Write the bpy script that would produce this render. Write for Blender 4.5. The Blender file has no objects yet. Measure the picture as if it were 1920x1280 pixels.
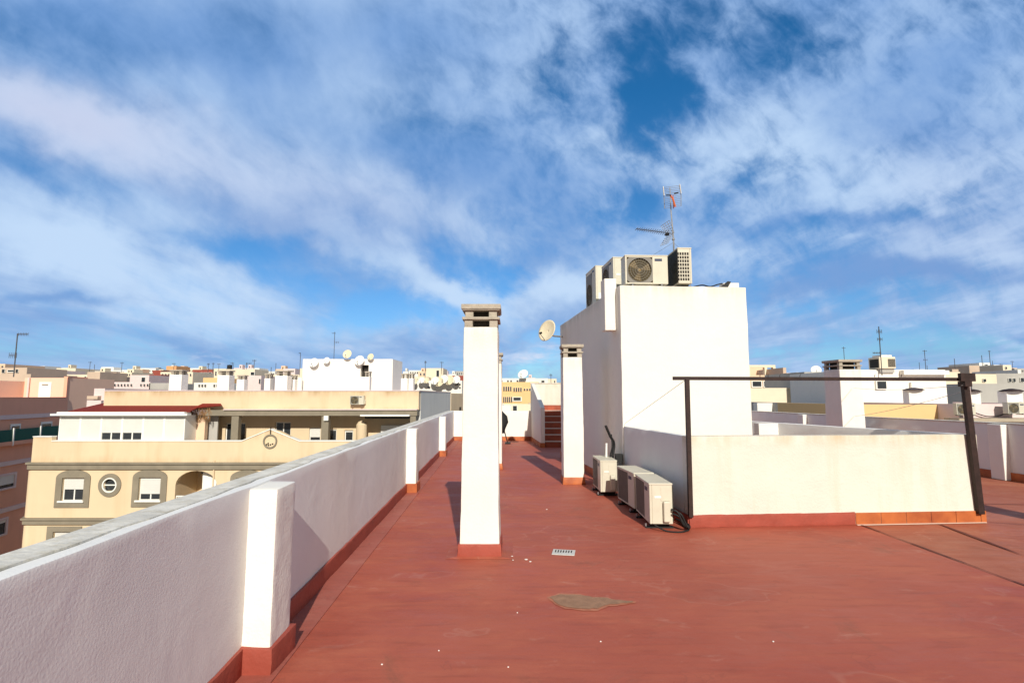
import bpy, bmesh, math, random
from mathutils import Vector, Matrix
R = math.radians
rnd = random.Random(7)
sc = bpy.context.scene
# ------------------------------------------------------------------ camera
F = 1000.0; EYE = 1.6; PITCH = math.atan(.102)
cam = bpy.data.cameras.new('camera'); cam.sensor_width = 36; cam.lens = 36*F/1920
cam.clip_start = .05; cam.clip_end = 6000
co = bpy.data.objects.new('camera', cam); sc.collection.objects.link(co)
co.location = (0, 0, EYE); co.rotation_euler = (R(90)+PITCH, 0, 0); sc.camera = co
CP, SP = math.cos(PITCH), math.sin(PITCH)
def ray(px, py):
    a = (px-960)/F; b = (640-py)/F
    return (a, CP-b*SP, SP+b*CP)
def fl(px, py, z=0):                     # measured photo point on a level z -> x, y
    d = ray(px, py); t = (z-EYE)/d[2]; return (d[0]*t, d[1]*t)
def at(px, py, Y):                       # measured photo point at distance Y -> x, z
    d = ray(px, py); t = Y/d[1]; return (d[0]*t, EYE+d[2]*t)
# ------------------------------------------------------------------ sun and sky
SUN_EL = 30.5; SUN_AZ = 9.0              # light travels towards (-sin az, cos az)
ld = Vector((-math.sin(R(SUN_AZ))*math.cos(R(SUN_EL)), math.cos(R(SUN_AZ))*math.cos(R(SUN_EL)), -math.sin(R(SUN_EL))))
sun = bpy.data.lights.new('sun', 'SUN'); sun.energy = 4.6; sun.angle = R(.55); sun.color = (1, .95, .84)
so = bpy.data.objects.new('sun', sun); sc.collection.objects.link(so)
so.rotation_euler = ld.to_track_quat('-Z', 'Y').to_euler()
sc.view_settings.view_transform = 'Standard'; sc.view_settings.look = 'None'
sc.view_settings.exposure = .1; sc.view_settings.gamma = 1
world = bpy.data.worlds.new('World'); sc.world = world; world.use_nodes = True
def build_sky():
    nt = world.node_tree; N = nt.nodes; L = nt.links
    for n in list(N): N.remove(n)
    out = N.new('ShaderNodeOutputWorld'); bg = N.new('ShaderNodeBackground')
    bg.inputs['Strength'].default_value = .1; L.new(bg.outputs[0], out.inputs[0])
    sky = N.new('ShaderNodeTexSky'); sky.sky_type = 'NISHITA'; sky.sun_disc = False
    sky.sun_elevation = R(SUN_EL); sky.sun_rotation = R(180-SUN_AZ)
    sky.air_density = 1.0; sky.dust_density = .3; sky.ozone_density = 3.0
    def M(op, a, b=None, c=None, clamp=False):
        n = N.new('ShaderNodeMath'); n.operation = op; n.use_clamp = clamp
        for i, v in enumerate((a, b, c)):
            if v is None: continue
            if isinstance(v, (int, float)): n.inputs[i].default_value = v
            else: L.new(v, n.inputs[i])
        return n.outputs[0]
    def V(op, a, b):
        n = N.new('ShaderNodeVectorMath'); n.operation = op
        for i, v in enumerate((a, b)):
            if isinstance(v, tuple): n.inputs[i].default_value = v
            else: L.new(v, n.inputs[i])
        return n.outputs[0]
    def mix(fac, a, b):
        n = N.new('ShaderNodeMix'); n.data_type = 'RGBA'
        L.new(fac, n.inputs[0])
        for i, v in ((6, a), (7, b)):
            if isinstance(v, tuple): n.inputs[i].default_value = v+(1,)
            else: L.new(v, n.inputs[i])
        return n.outputs[2]
    tc = N.new('ShaderNodeTexCoord'); sep = N.new('ShaderNodeSeparateXYZ'); L.new(tc.outputs['Generated'], sep.inputs[0])
    x, y, z = sep.outputs
    ay = M('MAXIMUM', M('ABSOLUTE', y), .06)
    cmb = N.new('ShaderNodeCombineXYZ'); L.new(M('DIVIDE', x, ay), cmb.inputs[0]); L.new(M('DIVIDE', z, ay), cmb.inputs[1])
    uv = cmb.outputs[0]                               # gnomonic direction coordinates (fixed in the world)
    zz = M('ADD', M('MAXIMUM', z, 0), .10)
    c2 = N.new('ShaderNodeCombineXYZ'); L.new(M('DIVIDE', x, zz), c2.inputs[0]); L.new(M('DIVIDE', y, zz), c2.inputs[1])
    pl = c2.outputs[0]                                # cloud-layer plane coordinates
    def noise(vec, scale, detail=6, rough=.55, sx=1, sy=1, rot=0, loc=(0, 0, 0), dist=0):
        mp = N.new('ShaderNodeMapping'); mp.inputs['Scale'].default_value = (sx, sy, 1)
        mp.inputs['Rotation'].default_value = (0, 0, rot); mp.inputs['Location'].default_value = loc
        # rotate first, then stretch: two mappings
        m0 = N.new('ShaderNodeMapping'); m0.inputs['Rotation'].default_value = (0, 0, rot); L.new(vec, m0.inputs[0])
        mp.inputs['Rotation'].default_value = (0, 0, 0); L.new(m0.outputs[0], mp.inputs[0])
        n = N.new('ShaderNodeTexNoise'); L.new(mp.outputs[0], n.inputs['Vector'])
        n.inputs['Scale'].default_value = scale; n.inputs['Detail'].default_value = detail
        n.inputs['Roughness'].default_value = rough; n.inputs['Distortion'].default_value = dist
        return n
    warp = noise(uv, 2.3, 4, .55); warp2 = noise(uv, 9, 5, .6)
    w = V('MULTIPLY', V('SUBTRACT', warp.outputs['Color'], (.5, .5, .5)), (.30, .22, 0))
    w2 = V('MULTIPLY', V('SUBTRACT', warp2.outputs['Color'], (.5, .5, .5)), (.09, .06, 0))
    uvw = V('ADD', V('ADD', uv, w), w2)
    def blob(px, py, rx, ry, ang=0):                  # ellipse measured as seen, stored as a direction
        d = ray(px, py); m = N.new('ShaderNodeMapping'); m.vector_type = 'TEXTURE'
        m.inputs['Location'].default_value = (d[0]/d[1], d[2]/d[1], 0)
        m.inputs['Rotation'].default_value = (0, 0, R(ang))
        m.inputs['Scale'].default_value = (rx/F, ry/F, 1)
        L.new(uvw, m.inputs[0]); g = N.new('ShaderNodeTexGradient'); g.gradient_type = 'SPHERICAL'
        L.new(m.outputs[0], g.inputs[0])
        s = N.new('ShaderNodeMapRange'); s.interpolation_type = 'SMOOTHSTEP'; L.new(g.outputs['Fac'], s.inputs[0])
        return s.outputs[0]
    def total(lst, base):
        t = base
        for wgt, *b in lst: t = M('MULTIPLY_ADD', blob(*b), wgt, t)
        return t
    # streaks lie in the flat cloud layer, so they fan out from the horizon by perspective
    plw = V('ADD', pl, V('MULTIPLY', V('SUBTRACT', noise(pl, .8, 3, .5).outputs['Color'], (.5, .5, .5)), (.45, .8, 0)))
    streak = noise(plw, 1.0, 8, .56, sx=2.6, sy=.55, rot=R(-6), dist=.3).outputs['Fac']
    fibre = noise(plw, 1.0, 9, .60, sx=6.5, sy=2.6, rot=R(14), dist=.3).outputs['Fac']
    soft = noise(uv, 2.4, 4, .5, sx=1, sy=1.6, rot=R(10), dist=.5).outputs['Fac']
    puff = noise(uv, 12, 8, .60, sx=1, sy=1.35, rot=R(50), dist=.3).outputs['Fac']
    S = lambda v: M('SUBTRACT', v, .5)
    # texture is soft on the left, ragged on the right
    rag = N.new('ShaderNodeMapRange'); rag.interpolation_type = 'SMOOTHSTEP'; rag.inputs[1].default_value = -.35; rag.inputs[2].default_value = .15
    rag.inputs[3].default_value = .35; rag.inputs[4].default_value = 1; L.new(M('DIVIDE', x, ay), rag.inputs[0]); rag = rag.outputs[0]
    cov = M('MULTIPLY_ADD', S(streak), 1.6, .80)
    cov = M('MULTIPLY_ADD', S(soft), 1.0, cov)
    cov = M('ADD', cov, M('MULTIPLY', M('MULTIPLY_ADD', S(fibre), 1.0, M('MULTIPLY', S(puff), 2.1)), rag))
    cov = total([(-.82, 1215, 190, 110, 210, 8), (-.55, 1190, 110, 230, 260, 0), (-.55, 1330, 40, 360, 110, 0),
                 (-.45, 1030, 175, 130, 110, 0), (-.75, 1190, 395, 120, 80, 0), (-.5, 1420, 345, 100, 50, 0), (-.4, 1500, 110, 260, 120, 30),
                 (-1.0, 560, 500, 290, 75, -22), (-1.15, 740, 590, 170, 60, 5), (-.95, 880, 500, 140, 60, -30),
                 (-.6, 470, 445, 330, 40, -8), (-.3, 300, 520, 200, 45, -15), (-.55, 130, 330, 260, 60, -15),
                 (-.45, 90, 60, 320, 110, -20), (-.35, 470, 60, 260, 120, 20), (-.5, 830, 250, 240, 80, -20),
                 (-.4, 1010, 640, 110, 60, 0), (-.75, 1660, 650, 500, 50, 2), (-.5, 1560, 560, 330, 30, 4),
                 (-.45, 980, 690, 300, 45, 0), (-.35, 60, 655, 330, 60, 0), (-.3, 1500, 440, 260, 30, 8),
                 (.6, 760, 500, 250, 40, -28), (.45, 110, 450, 330, 90, -20), (.4, 130, 235, 400, 70, -14), (.3, 1500, 200, 300, 130, 0), (.5, 1040, 560, 120, 70, 0)], cov)
    cv = N.new('ShaderNodeMapRange'); cv.interpolation_type = 'SMOOTHERSTEP'
    cv.inputs[1].default_value = -.45; cv.inputs[2].default_value = 1.2; L.new(cov, cv.inputs[0]); cov = cv.outputs[0]
    # brightness of the cloud -------------------------------------------
    lay = noise(plw, 1.0, 7, .55, sx=1.6, sy=.7, rot=R(-10), loc=(3.1, 1.7, 0), dist=.4).outputs['Fac']
    br = M('MULTIPLY_ADD', S(lay), 1.15, .40)
    br = M('MULTIPLY_ADD', S(streak), .5, br)
    br = M('ADD', br, M('MULTIPLY', M('MULTIPLY_ADD', S(fibre), .35, M('MULTIPLY', S(puff), .5)), rag))
    br = total([(.60, 150, 235, 460, 85, -16), (.40, 620, 360, 330, 100, -12), (.55, 760, 505, 260, 55, -28),
                (.65, 80, 430, 300, 120, -15), (.6, 330, 520, 420, 110, -12), (.4, 420, 600, 420, 60, -6), (.45, 900, 560, 160, 60, -20),
                (.45, 1600, 340, 420, 120, 8), (.4, 1850, 470, 260, 60, 4), (.25, 1400, 250, 200, 120, 0), (.35, 1180, 280, 200, 90, 0), (.6, 1030, 530, 130, 60, 0),
                (-.35, 200, 60, 500, 130, -15), (-.25, 700, 60, 400, 130, 0), (-.35, 1600, 420, 300, 30, 5), (.35, 1330, 480, 160, 60, 0),
                (-.40, 1650, 520, 380, 45, 3), (-.32, 150, 570, 260, 22, 0), (-.25, 1750, 160, 300, 120, 20), (-.3, 900, 330, 300, 100, -20), (.35, 1850, 640, 200, 20, 3)], br)
    bm = N.new('ShaderNodeMapRange'); bm.interpolation_type = 'SMOOTHSTEP'; bm.inputs[2].default_value = 1.05; L.new(br, bm.inputs[0]); br = bm.outputs[0]
    pink = total([(.9, 120, 230, 560, 120, -16), (.45, 620, 380, 400, 130, -10), (.3, 1800, 400, 300, 300, 0)], 0.0)
    pink = M('MINIMUM', pink, 1)
    grey = mix(pink, (1.75, 3.35, 6.5), (2.7, 3.5, 5.9))
    white = mix(pink, (5.1, 6.7, 8.9), (5.4, 6.0, 7.9))
    cloud = mix(br, grey, white)
    tint = N.new('ShaderNodeMix'); tint.data_type = 'RGBA'; tint.blend_type = 'MULTIPLY'; tint.inputs[0].default_value = 1
    L.new(sky.outputs[0], tint.inputs[6]); tz = N.new('ShaderNodeMapRange'); tz.inputs[1].default_value = .12; tz.inputs[2].default_value = .50; L.new(z, tz.inputs[0])
    L.new(mix(tz.outputs[0], (.50, .80, 1.08), (.12, .74, 1.10)), tint.inputs[7])
    veil = N.new('ShaderNodeMapRange'); veil.inputs[3].default_value = .03; veil.inputs[4].default_value = 1; L.new(cov, veil.inputs[0])
    col = mix(veil.outputs[0], tint.outputs[2], cloud)
    # small bright cumulus low over the city
    low = noise(uv, 16, 7, .6, sx=.45, sy=1.4, loc=(0, 2.3, 0)).outputs['Fac']
    band = total([(1, 700, 655, 520, 34, 0), (.9, 420, 672, 260, 26, 0), (.7, 1000, 660, 200, 20, 0)], 0.0)
    lc = N.new('ShaderNodeMapRange'); lc.interpolation_type = 'SMOOTHSTEP'; lc.inputs[1].default_value = .50; lc.inputs[2].default_value = .68
    L.new(low, lc.inputs[0]); col = mix(M('MULTIPLY', M('MULTIPLY', lc.outputs[0], band), .8), col, (6.4, 7.0, 8.6))
    # unseen sky behind the viewer: flat neutral tone added to set the fill, darker overhead
    fr = N.new('ShaderNodeMapRange'); fr.interpolation_type = 'SMOOTHSTEP'; fr.inputs[1].default_value = -.25; fr.inputs[2].default_value = .30
    L.new(y, fr.inputs[0]); col = mix(fr.outputs[0], (2.5, 2.6, 2.7), col)
    zf = N.new('ShaderNodeMapRange'); zf.interpolation_type = 'SMOOTHSTEP'; zf.inputs[1].default_value = .66; zf.inputs[2].default_value = .92
    L.new(z, zf.inputs[0]); col = mix(zf.outputs[0], col, (1.9, 2.3, 3.3))
    L.new(col, bg.inputs['Color'])
build_sky()
# ------------------------------------------------------------------ materials
MATS = {}
def mat(name, col, rough=.7, metal=0, var=.12, vscale=3, bump=.0, bscale=40, stain=None, streak=0, wave=0, spec=.35, edge=()):
    if name in MATS: return MATS[name]
    m = bpy.data.materials.new(name); m.use_nodes = True; nt = m.node_tree; N = nt.nodes; L = nt.links
    b = N['Principled BSDF']; b.inputs['Roughness'].default_value = rough; b.inputs['Metallic'].default_value = metal
    b.inputs['Specular IOR Level'].default_value = spec
    tc = N.new('ShaderNodeTexCoord')
    n1 = N.new('ShaderNodeTexNoise'); n1.inputs['Scale'].default_value = vscale; n1.inputs['Detail'].default_value = 8
    n1.inputs['Roughness'].default_value = .6; L.new(tc.outputs['Object'], n1.inputs['Vector'])
    r = N.new('ShaderNodeMapRange'); r.inputs[1].default_value = .3; r.inputs[2].default_value = .7
    L.new(n1.outputs['Fac'], r.inputs[0])
    mx = N.new('ShaderNodeMix'); mx.data_type = 'RGBA'
    mx.inputs[6].default_value = tuple(c*(1-var) for c in col)+(1,); mx.inputs[7].default_value = tuple(min(1, c*(1+var*.5)) for c in col)+(1,)
    L.new(r.outputs[0], mx.inputs[0]); cur = mx.outputs[2]
    if streak:
        mp = N.new('ShaderNodeMapping'); mp.inputs['Scale'].default_value = (1, 1, .10); L.new(tc.outputs['Object'], mp.inputs[0])
        n2 = N.new('ShaderNodeTexNoise'); n2.inputs['Scale'].default_value = vscale*2.2; n2.inputs['Detail'].default_value = 7
        n2.inputs['Roughness'].default_value = .65; L.new(mp.outputs[0], n2.inputs['Vector'])
        r2 = N.new('ShaderNodeMapRange'); r2.inputs[1].default_value = .50; r2.inputs[2].default_value = .80
        r2.inputs[4].default_value = streak; L.new(n2.outputs['Fac'], r2.inputs[0])
        m2 = N.new('ShaderNodeMix'); m2.data_type = 'RGBA'; L.new(r2.outputs[0], m2.inputs[0]); L.new(cur, m2.inputs[6])
        m2.inputs[7].default_value = (stain or (.25, .22, .18))+(1,); cur = m2.outputs[2]
    for (e0, e1, ecol, est) in edge:            # run-off and damp marks near the top or foot of a wall
        sp = N.new('ShaderNodeSeparateXYZ'); L.new(tc.outputs['Generated'], sp.inputs[0])
        er = N.new('ShaderNodeMapRange'); er.interpolation_type = 'SMOOTHSTEP'; er.inputs[1].default_value = e0; er.inputs[2].default_value = e1; L.new(sp.outputs[2], er.inputs[0])
        mp = N.new('ShaderNodeMapping'); mp.inputs['Scale'].default_value = (1, 1, .16); L.new(tc.outputs['Object'], mp.inputs[0])
        en = N.new('ShaderNodeTexNoise'); en.inputs['Scale'].default_value = vscale*3.2; en.inputs['Detail'].default_value = 8; en.inputs['Roughness'].default_value = .65
        L.new(mp.outputs[0], en.inputs['Vector']); e2 = N.new('ShaderNodeMapRange'); e2.inputs[1].default_value = .36; e2.inputs[2].default_value = .68; e2.inputs[4].default_value = est
        L.new(en.outputs['Fac'], e2.inputs[0]); em = N.new('ShaderNodeMath'); em.operation = 'MULTIPLY'; L.new(er.outputs[0], em.inputs[0]); L.new(e2.outputs[0], em.inputs[1])
        m3 = N.new('ShaderNodeMix'); m3.data_type = 'RGBA'; L.new(em.outputs[0], m3.inputs[0]); L.new(cur, m3.inputs[6]); m3.inputs[7].default_value = ecol+(1,); cur = m3.outputs[2]
    L.new(cur, b.inputs['Base Color'])
    rr = N.new('ShaderNodeMapRange'); rr.inputs[3].default_value = max(.05, rough-.08); rr.inputs[4].default_value = min(1, rough+.1)
    L.new(n1.outputs['Fac'], rr.inputs[0]); L.new(rr.outputs[0], b.inputs['Roughness'])
    if bump or wave:
        h = N.new('ShaderNodeTexNoise'); h.inputs['Scale'].default_value = bscale; h.inputs['Detail'].default_value = 5
        L.new(tc.outputs['Object'], h.inputs['Vector'])
        bp = N.new('ShaderNodeBump'); bp.inputs['Strength'].default_value = 1; bp.inputs['Distance'].default_value = bump
        L.new(h.outputs['Fac'], bp.inputs['Height'])
        if wave:
            h2 = N.new('ShaderNodeTexNoise'); h2.inputs['Scale'].default_value = 2.6; h2.inputs['Detail'].default_value = 3
            h2.inputs['Distortion'].default_value = .6
            L.new(tc.outputs['Object'], h2.inputs['Vector'])
            b2 = N.new('ShaderNodeBump'); b2.inputs['Distance'].default_value = wave; L.new(h2.outputs['Fac'], b2.inputs['Height'])
            L.new(b2.outputs[0], bp.inputs['Normal'])
        L.new(bp.outputs[0], b.inputs['Normal'])
    MATS[name] = m; return m
WHITE = mat('white plaster', (.775, .765, .74), .85, var=.06, vscale=1.5, bump=.0013, bscale=85, streak=.14, stain=(.55, .5, .45), wave=.006)
WHITE2 = mat('clean white plaster', (.80, .765, .70), .85, var=.03, vscale=1.2, bump=.003, bscale=50, wave=.015)
CREAMW = mat('weathered cream wall', (.70, .66, .58), .85, var=.06, vscale=1.3, bump=.004, bscale=45, streak=.55, stain=(.60, .48, .32), wave=.015, edge=((.82, 1.0, (.50, .37, .20), .65), (.16, .0, (.66, .48, .28), .6)))
TOWER = mat('tall block plaster', (.80, .765, .70), .85, var=.03, vscale=1.2, bump=.003, bscale=50, wave=.012, streak=.10, stain=(.6, .55, .47), edge=((.93, 1.0, (.40, .37, .31), .65), (.80, .97, (.62, .58, .5), .35)))
SHAFT = mat('chimney plaster', (.80, .765, .70), .85, var=.05, vscale=2.0, bump=.003, bscale=50, wave=.01, streak=.12, stain=(.6, .54, .45), edge=((.86, 1.0, (.50, .45, .37), .5), (.10, .0, (.62, .48, .38), .5)))
COPE = mat('weathered coping', (.68, .65, .58), .9, var=.30, vscale=6, bump=.004, bscale=45, streak=.85, stain=(.40, .34, .22))
CONC = mat('bare concrete', (.42, .37, .30), .9, var=.25, vscale=12, bump=.006, bscale=60)
TILE = None
YELL = mat('pale yellow render', (.70, .555, .37), .9, var=.08, vscale=.35, streak=.55, stain=(.55, .36, .19))
YELL2 = mat('ochre render', (.74, .50, .24), .9, var=.06, vscale=.4, streak=.15, stain=(.5, .34, .2))
YELLP = mat('stained yellow parapet', (.70, .555, .37), .9, var=.08, vscale=.5, streak=.5, stain=(.55, .36, .19), edge=((.55, 1.0, (.40, .25, .12), .75), (.25, .0, (.45, .30, .16), .5)))
BAND = mat('grey stone trim', (.25, .215, .16), .9, var=.2, vscale=1.2, streak=.3, stain=(.2, .17, .12))
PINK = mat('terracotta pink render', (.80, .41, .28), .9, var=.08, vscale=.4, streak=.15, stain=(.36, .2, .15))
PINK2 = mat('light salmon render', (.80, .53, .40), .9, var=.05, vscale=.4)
PTRIM = mat('pale pink trim', (.72, .58, .56), .85, var=.06)
FARW = mat('distant white render', (.80, .77, .70), .9, var=.08, vscale=.3, streak=.15, stain=(.5, .45, .4))
FARC = mat('distant cream render', (.76, .66, .50), .9, var=.1, vscale=.3, streak=.2, stain=(.5, .42, .3))
FARP = mat('distant peach render', (.78, .55, .38), .9, var=.1, vscale=.3)
FARO = mat('distant orange render', (.70, .36, .16), .9, var=.1, vscale=.3)
FARB = mat('distant brown render', (.56, .43, .33), .9, var=.12, vscale=.4)
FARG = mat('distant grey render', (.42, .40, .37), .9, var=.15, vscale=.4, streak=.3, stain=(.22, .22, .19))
FARR = mat('distant red brick', (.30, .07, .05), .9, var=.3, vscale=2)
RROOF = mat('dark red roofing', (.20, .018, .010), .9, var=.2, vscale=2)
GLASS = mat('dark window glass', (.03, .035, .04), .15, var=.2, spec=.6)
DARK = mat('dark interior', (.03, .025, .02), .8)
PVC = mat('white shutter plastic', (.80, .79, .74), .5, var=.03, vscale=2)
SHUT = mat('grey-white shutter', (.66, .65, .61), .6, var=.04, vscale=2)
GREEN = mat('green awning fabric', (.012, .10, .075), .8)
ACW = mat('yellowed unit casing', (.60, .56, .45), .5, var=.07, vscale=6, streak=.15, stain=(.5, .42, .3), spec=.4)
ACG = mat('grey unit grille', (.21, .195, .17), .6, var=.15, vscale=8)
COIL = mat('dark coil fins', (.045, .045, .032), .6, var=.3, vscale=15)
BLACK = mat('black rubber', (.012, .012, .012), .6)
RUST = mat('rusty brown paint', (.032, .015, .012), .6, var=.5, vscale=14, bump=.002, bscale=80)
STEEL = mat('galvanised steel', (.42, .42, .42), .45, metal=.7, var=.2, vscale=10)
ALU = mat('pale aluminium rods', (.72, .72, .72), .4, metal=.4)
DISH = mat('cream dish enamel', (.76, .66, .46), .5, var=.12, vscale=5)
DISHW = mat('white dish enamel', (.80, .79, .74), .5, var=.06)
ORNG = mat('orange plastic', (.6, .14, .04), .5)
NAVY = mat('navy printed plate', (.03, .04, .09), .5)
ASPH = mat('asphalt', (.05, .05, .05), .9, var=.2)
CITY = mat('distant dry ground', (.30, .26, .21), .95, var=.3, vscale=.02)
FLAKE = mat('white paint flake', (.8, .78, .74), .8)
PATCH = mat('bare tan screed', (.30, .165, .10), .95, var=.25, vscale=14, bump=.004, bscale=70)
SIENNA = mat('dry grass thatch', (.36, .20, .09), .95, var=.5, vscale=6)
def floor_mat(name, c0, c1, c2, seams=False):
    m = bpy.data.materials.new(name); m.use_nodes = True; nt = m.node_tree; N = nt.nodes; L = nt.links
    b = N['Principled BSDF']; tc = N.new('ShaderNodeTexCoord'); b.inputs['Specular IOR Level'].default_value = .3
    def noise(s, det, sx=1, sy=1, r=.6, dist=0, loc=(0, 0, 0)):
        mp = N.new('ShaderNodeMapping'); mp.inputs['Scale'].default_value = (sx, sy, 1); mp.inputs['Location'].default_value = loc
        L.new(tc.outputs['Object'], mp.inputs[0])
        n = N.new('ShaderNodeTexNoise'); n.inputs['Scale'].default_value = s; n.inputs['Detail'].default_value = det
        n.inputs['Roughness'].default_value = r; n.inputs['Distortion'].default_value = dist; L.new(mp.outputs[0], n.inputs['Vector']); return n.outputs['Fac']
    def rng(v, a, bb, c=0, d=1):
        n = N.new('ShaderNodeMapRange'); n.interpolation_type = 'SMOOTHSTEP'
        for i, q in enumerate((a, bb, c, d)): n.inputs[i+1].default_value = q
        L.new(v, n.inputs[0]); return n.outputs[0]
    def mix(f, a, bb):
        n = N.new('ShaderNodeMix'); n.data_type = 'RGBA'; L.new(f, n.inputs[0])
        for i, v in ((6, a), (7, bb)):
            if isinstance(v, tuple): n.inputs[i].default_value = v+(1,)
            else: L.new(v, n.inputs[i])
        return n.outputs[2]
    big = noise(.55, 5, dist=.5); mid = noise(2.2, 8, .6, 1.3, .65, .4); br = noise(9, 6, .22, 1.6, .6); fine = noise(70, 3)
    c = mix(rng(big, .3, .7), c0, c1); c = mix(rng(mid, .45, .75, 0, .65), c, c2)
    c = mix(rng(br, .48, .78, 0, .42), c, tuple(v*.62 for v in c0))
    dirt = noise(1.3, 8, 1, 1, .7, .8, (5, 2, 0)); c = mix(rng(dirt, .56, .76, 0, .50), c, (.17, .075, .045))
    pale = noise(3.1, 9, .8, 1, .7, .6, (1, 9, 0)); c = mix(rng(pale, .58, .76, 0, .42), c, (.52, .27, .2))
    def ringmask(v, level, wdt, amt):
        a = N.new('ShaderNodeMath'); a.operation = 'SUBTRACT'; L.new(v, a.inputs[0]); a.inputs[1].default_value = level
        d = N.new('ShaderNodeMath'); d.operation = 'ABSOLUTE'; L.new(a.outputs[0], d.inputs[0]); return rng(d.outputs[0], wdt, 0, 0, amt)
    pud = noise(.9, 4, .8, 1.1, .5, .3, (3, 7, 0)); c = mix(ringmask(pud, .60, .010, .17), c, (.50, .26, .19)); c = mix(rng(pud, .60, .64, 0, .14), c, (.22, .06, .04))
    pud2 = noise(2.3, 5, 1, 1, .5, .4, (8, 1, 0)); c = mix(ringmask(pud2, .64, .010, .2), c, (.16, .05, .035))
    scf = noise(26, 7, .35, 1.8, .7, 1.2, (2, 2, 0)); c = mix(rng(scf, .66, .74, 0, .45), c, (.50, .24, .17))
    scf2 = noise(14, 7, 2.2, .25, .7, .6, (9, 4, 0)); c = mix(rng(scf2, .66, .78, 0, .30), c, (.20, .055, .035))
    spk = noise(160, 2); c = mix(rng(spk, .74, .80, 0, .5), c, (.55, .38, .30))
    L.new(c, b.inputs['Base Color'])
    L.new(rng(mid, .3, .7, .50, .74), b.inputs['Roughness'])
    h = N.new('ShaderNodeMath'); h.operation = 'MULTIPLY_ADD'; h.inputs[1].default_value = .25; L.new(fine, h.inputs[0]); L.new(br, h.inputs[2])
    bp = N.new('ShaderNodeBump'); bp.inputs['Distance'].default_value = .004; L.new(h.outputs[0], bp.inputs['Height'])
    b2 = N.new('ShaderNodeBump'); b2.inputs['Distance'].default_value = .03; L.new(big, b2.inputs['Height']); L.new(b2.outputs[0], bp.inputs['Normal'])
    L.new(bp.outputs[0], b.inputs['Normal']); return m
MEMB = floor_mat('red roof membrane', (.345, .073, .042), (.40, .100, .058), (.455, .138, .08))
MEMB2 = floor_mat('older orange-red membrane', (.34, .098, .052), (.42, .14, .075), (.30, .075, .045))
def tile_mat():
    m = bpy.data.materials.new('terracotta skirting tile'); m.use_nodes = True; nt = m.node_tree; N = nt.nodes; L = nt.links
    b = N['Principled BSDF']; b.inputs['Roughness'].default_value = .55
    tc = N.new('ShaderNodeTexCoord'); n = N.new('ShaderNodeTexNoise'); n.inputs['Scale'].default_value = 3.5; n.inputs['Detail'].default_value = 5
    L.new(tc.outputs['Object'], n.inputs['Vector']); r = N.new('ShaderNodeValToRGB')
    r.color_ramp.elements[0].color = (.30, .065, .018, 1); r.color_ramp.elements[1].color = (.50, .14, .035, 1)
    r.color_ramp.elements[0].position = .35; r.color_ramp.elements[1].position = .65
    L.new(n.outputs['Fac'], r.inputs[0]); L.new(r.outputs[0], b.inputs['Base Color']); return m
TILE = tile_mat()
GROUT = mat('pale grout', (.62, .45, .36), .9)
REDSK = mat('painted red skirting', (.34, .07, .045), .6, var=.15, vscale=5, bump=.004, bscale=30)
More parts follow.
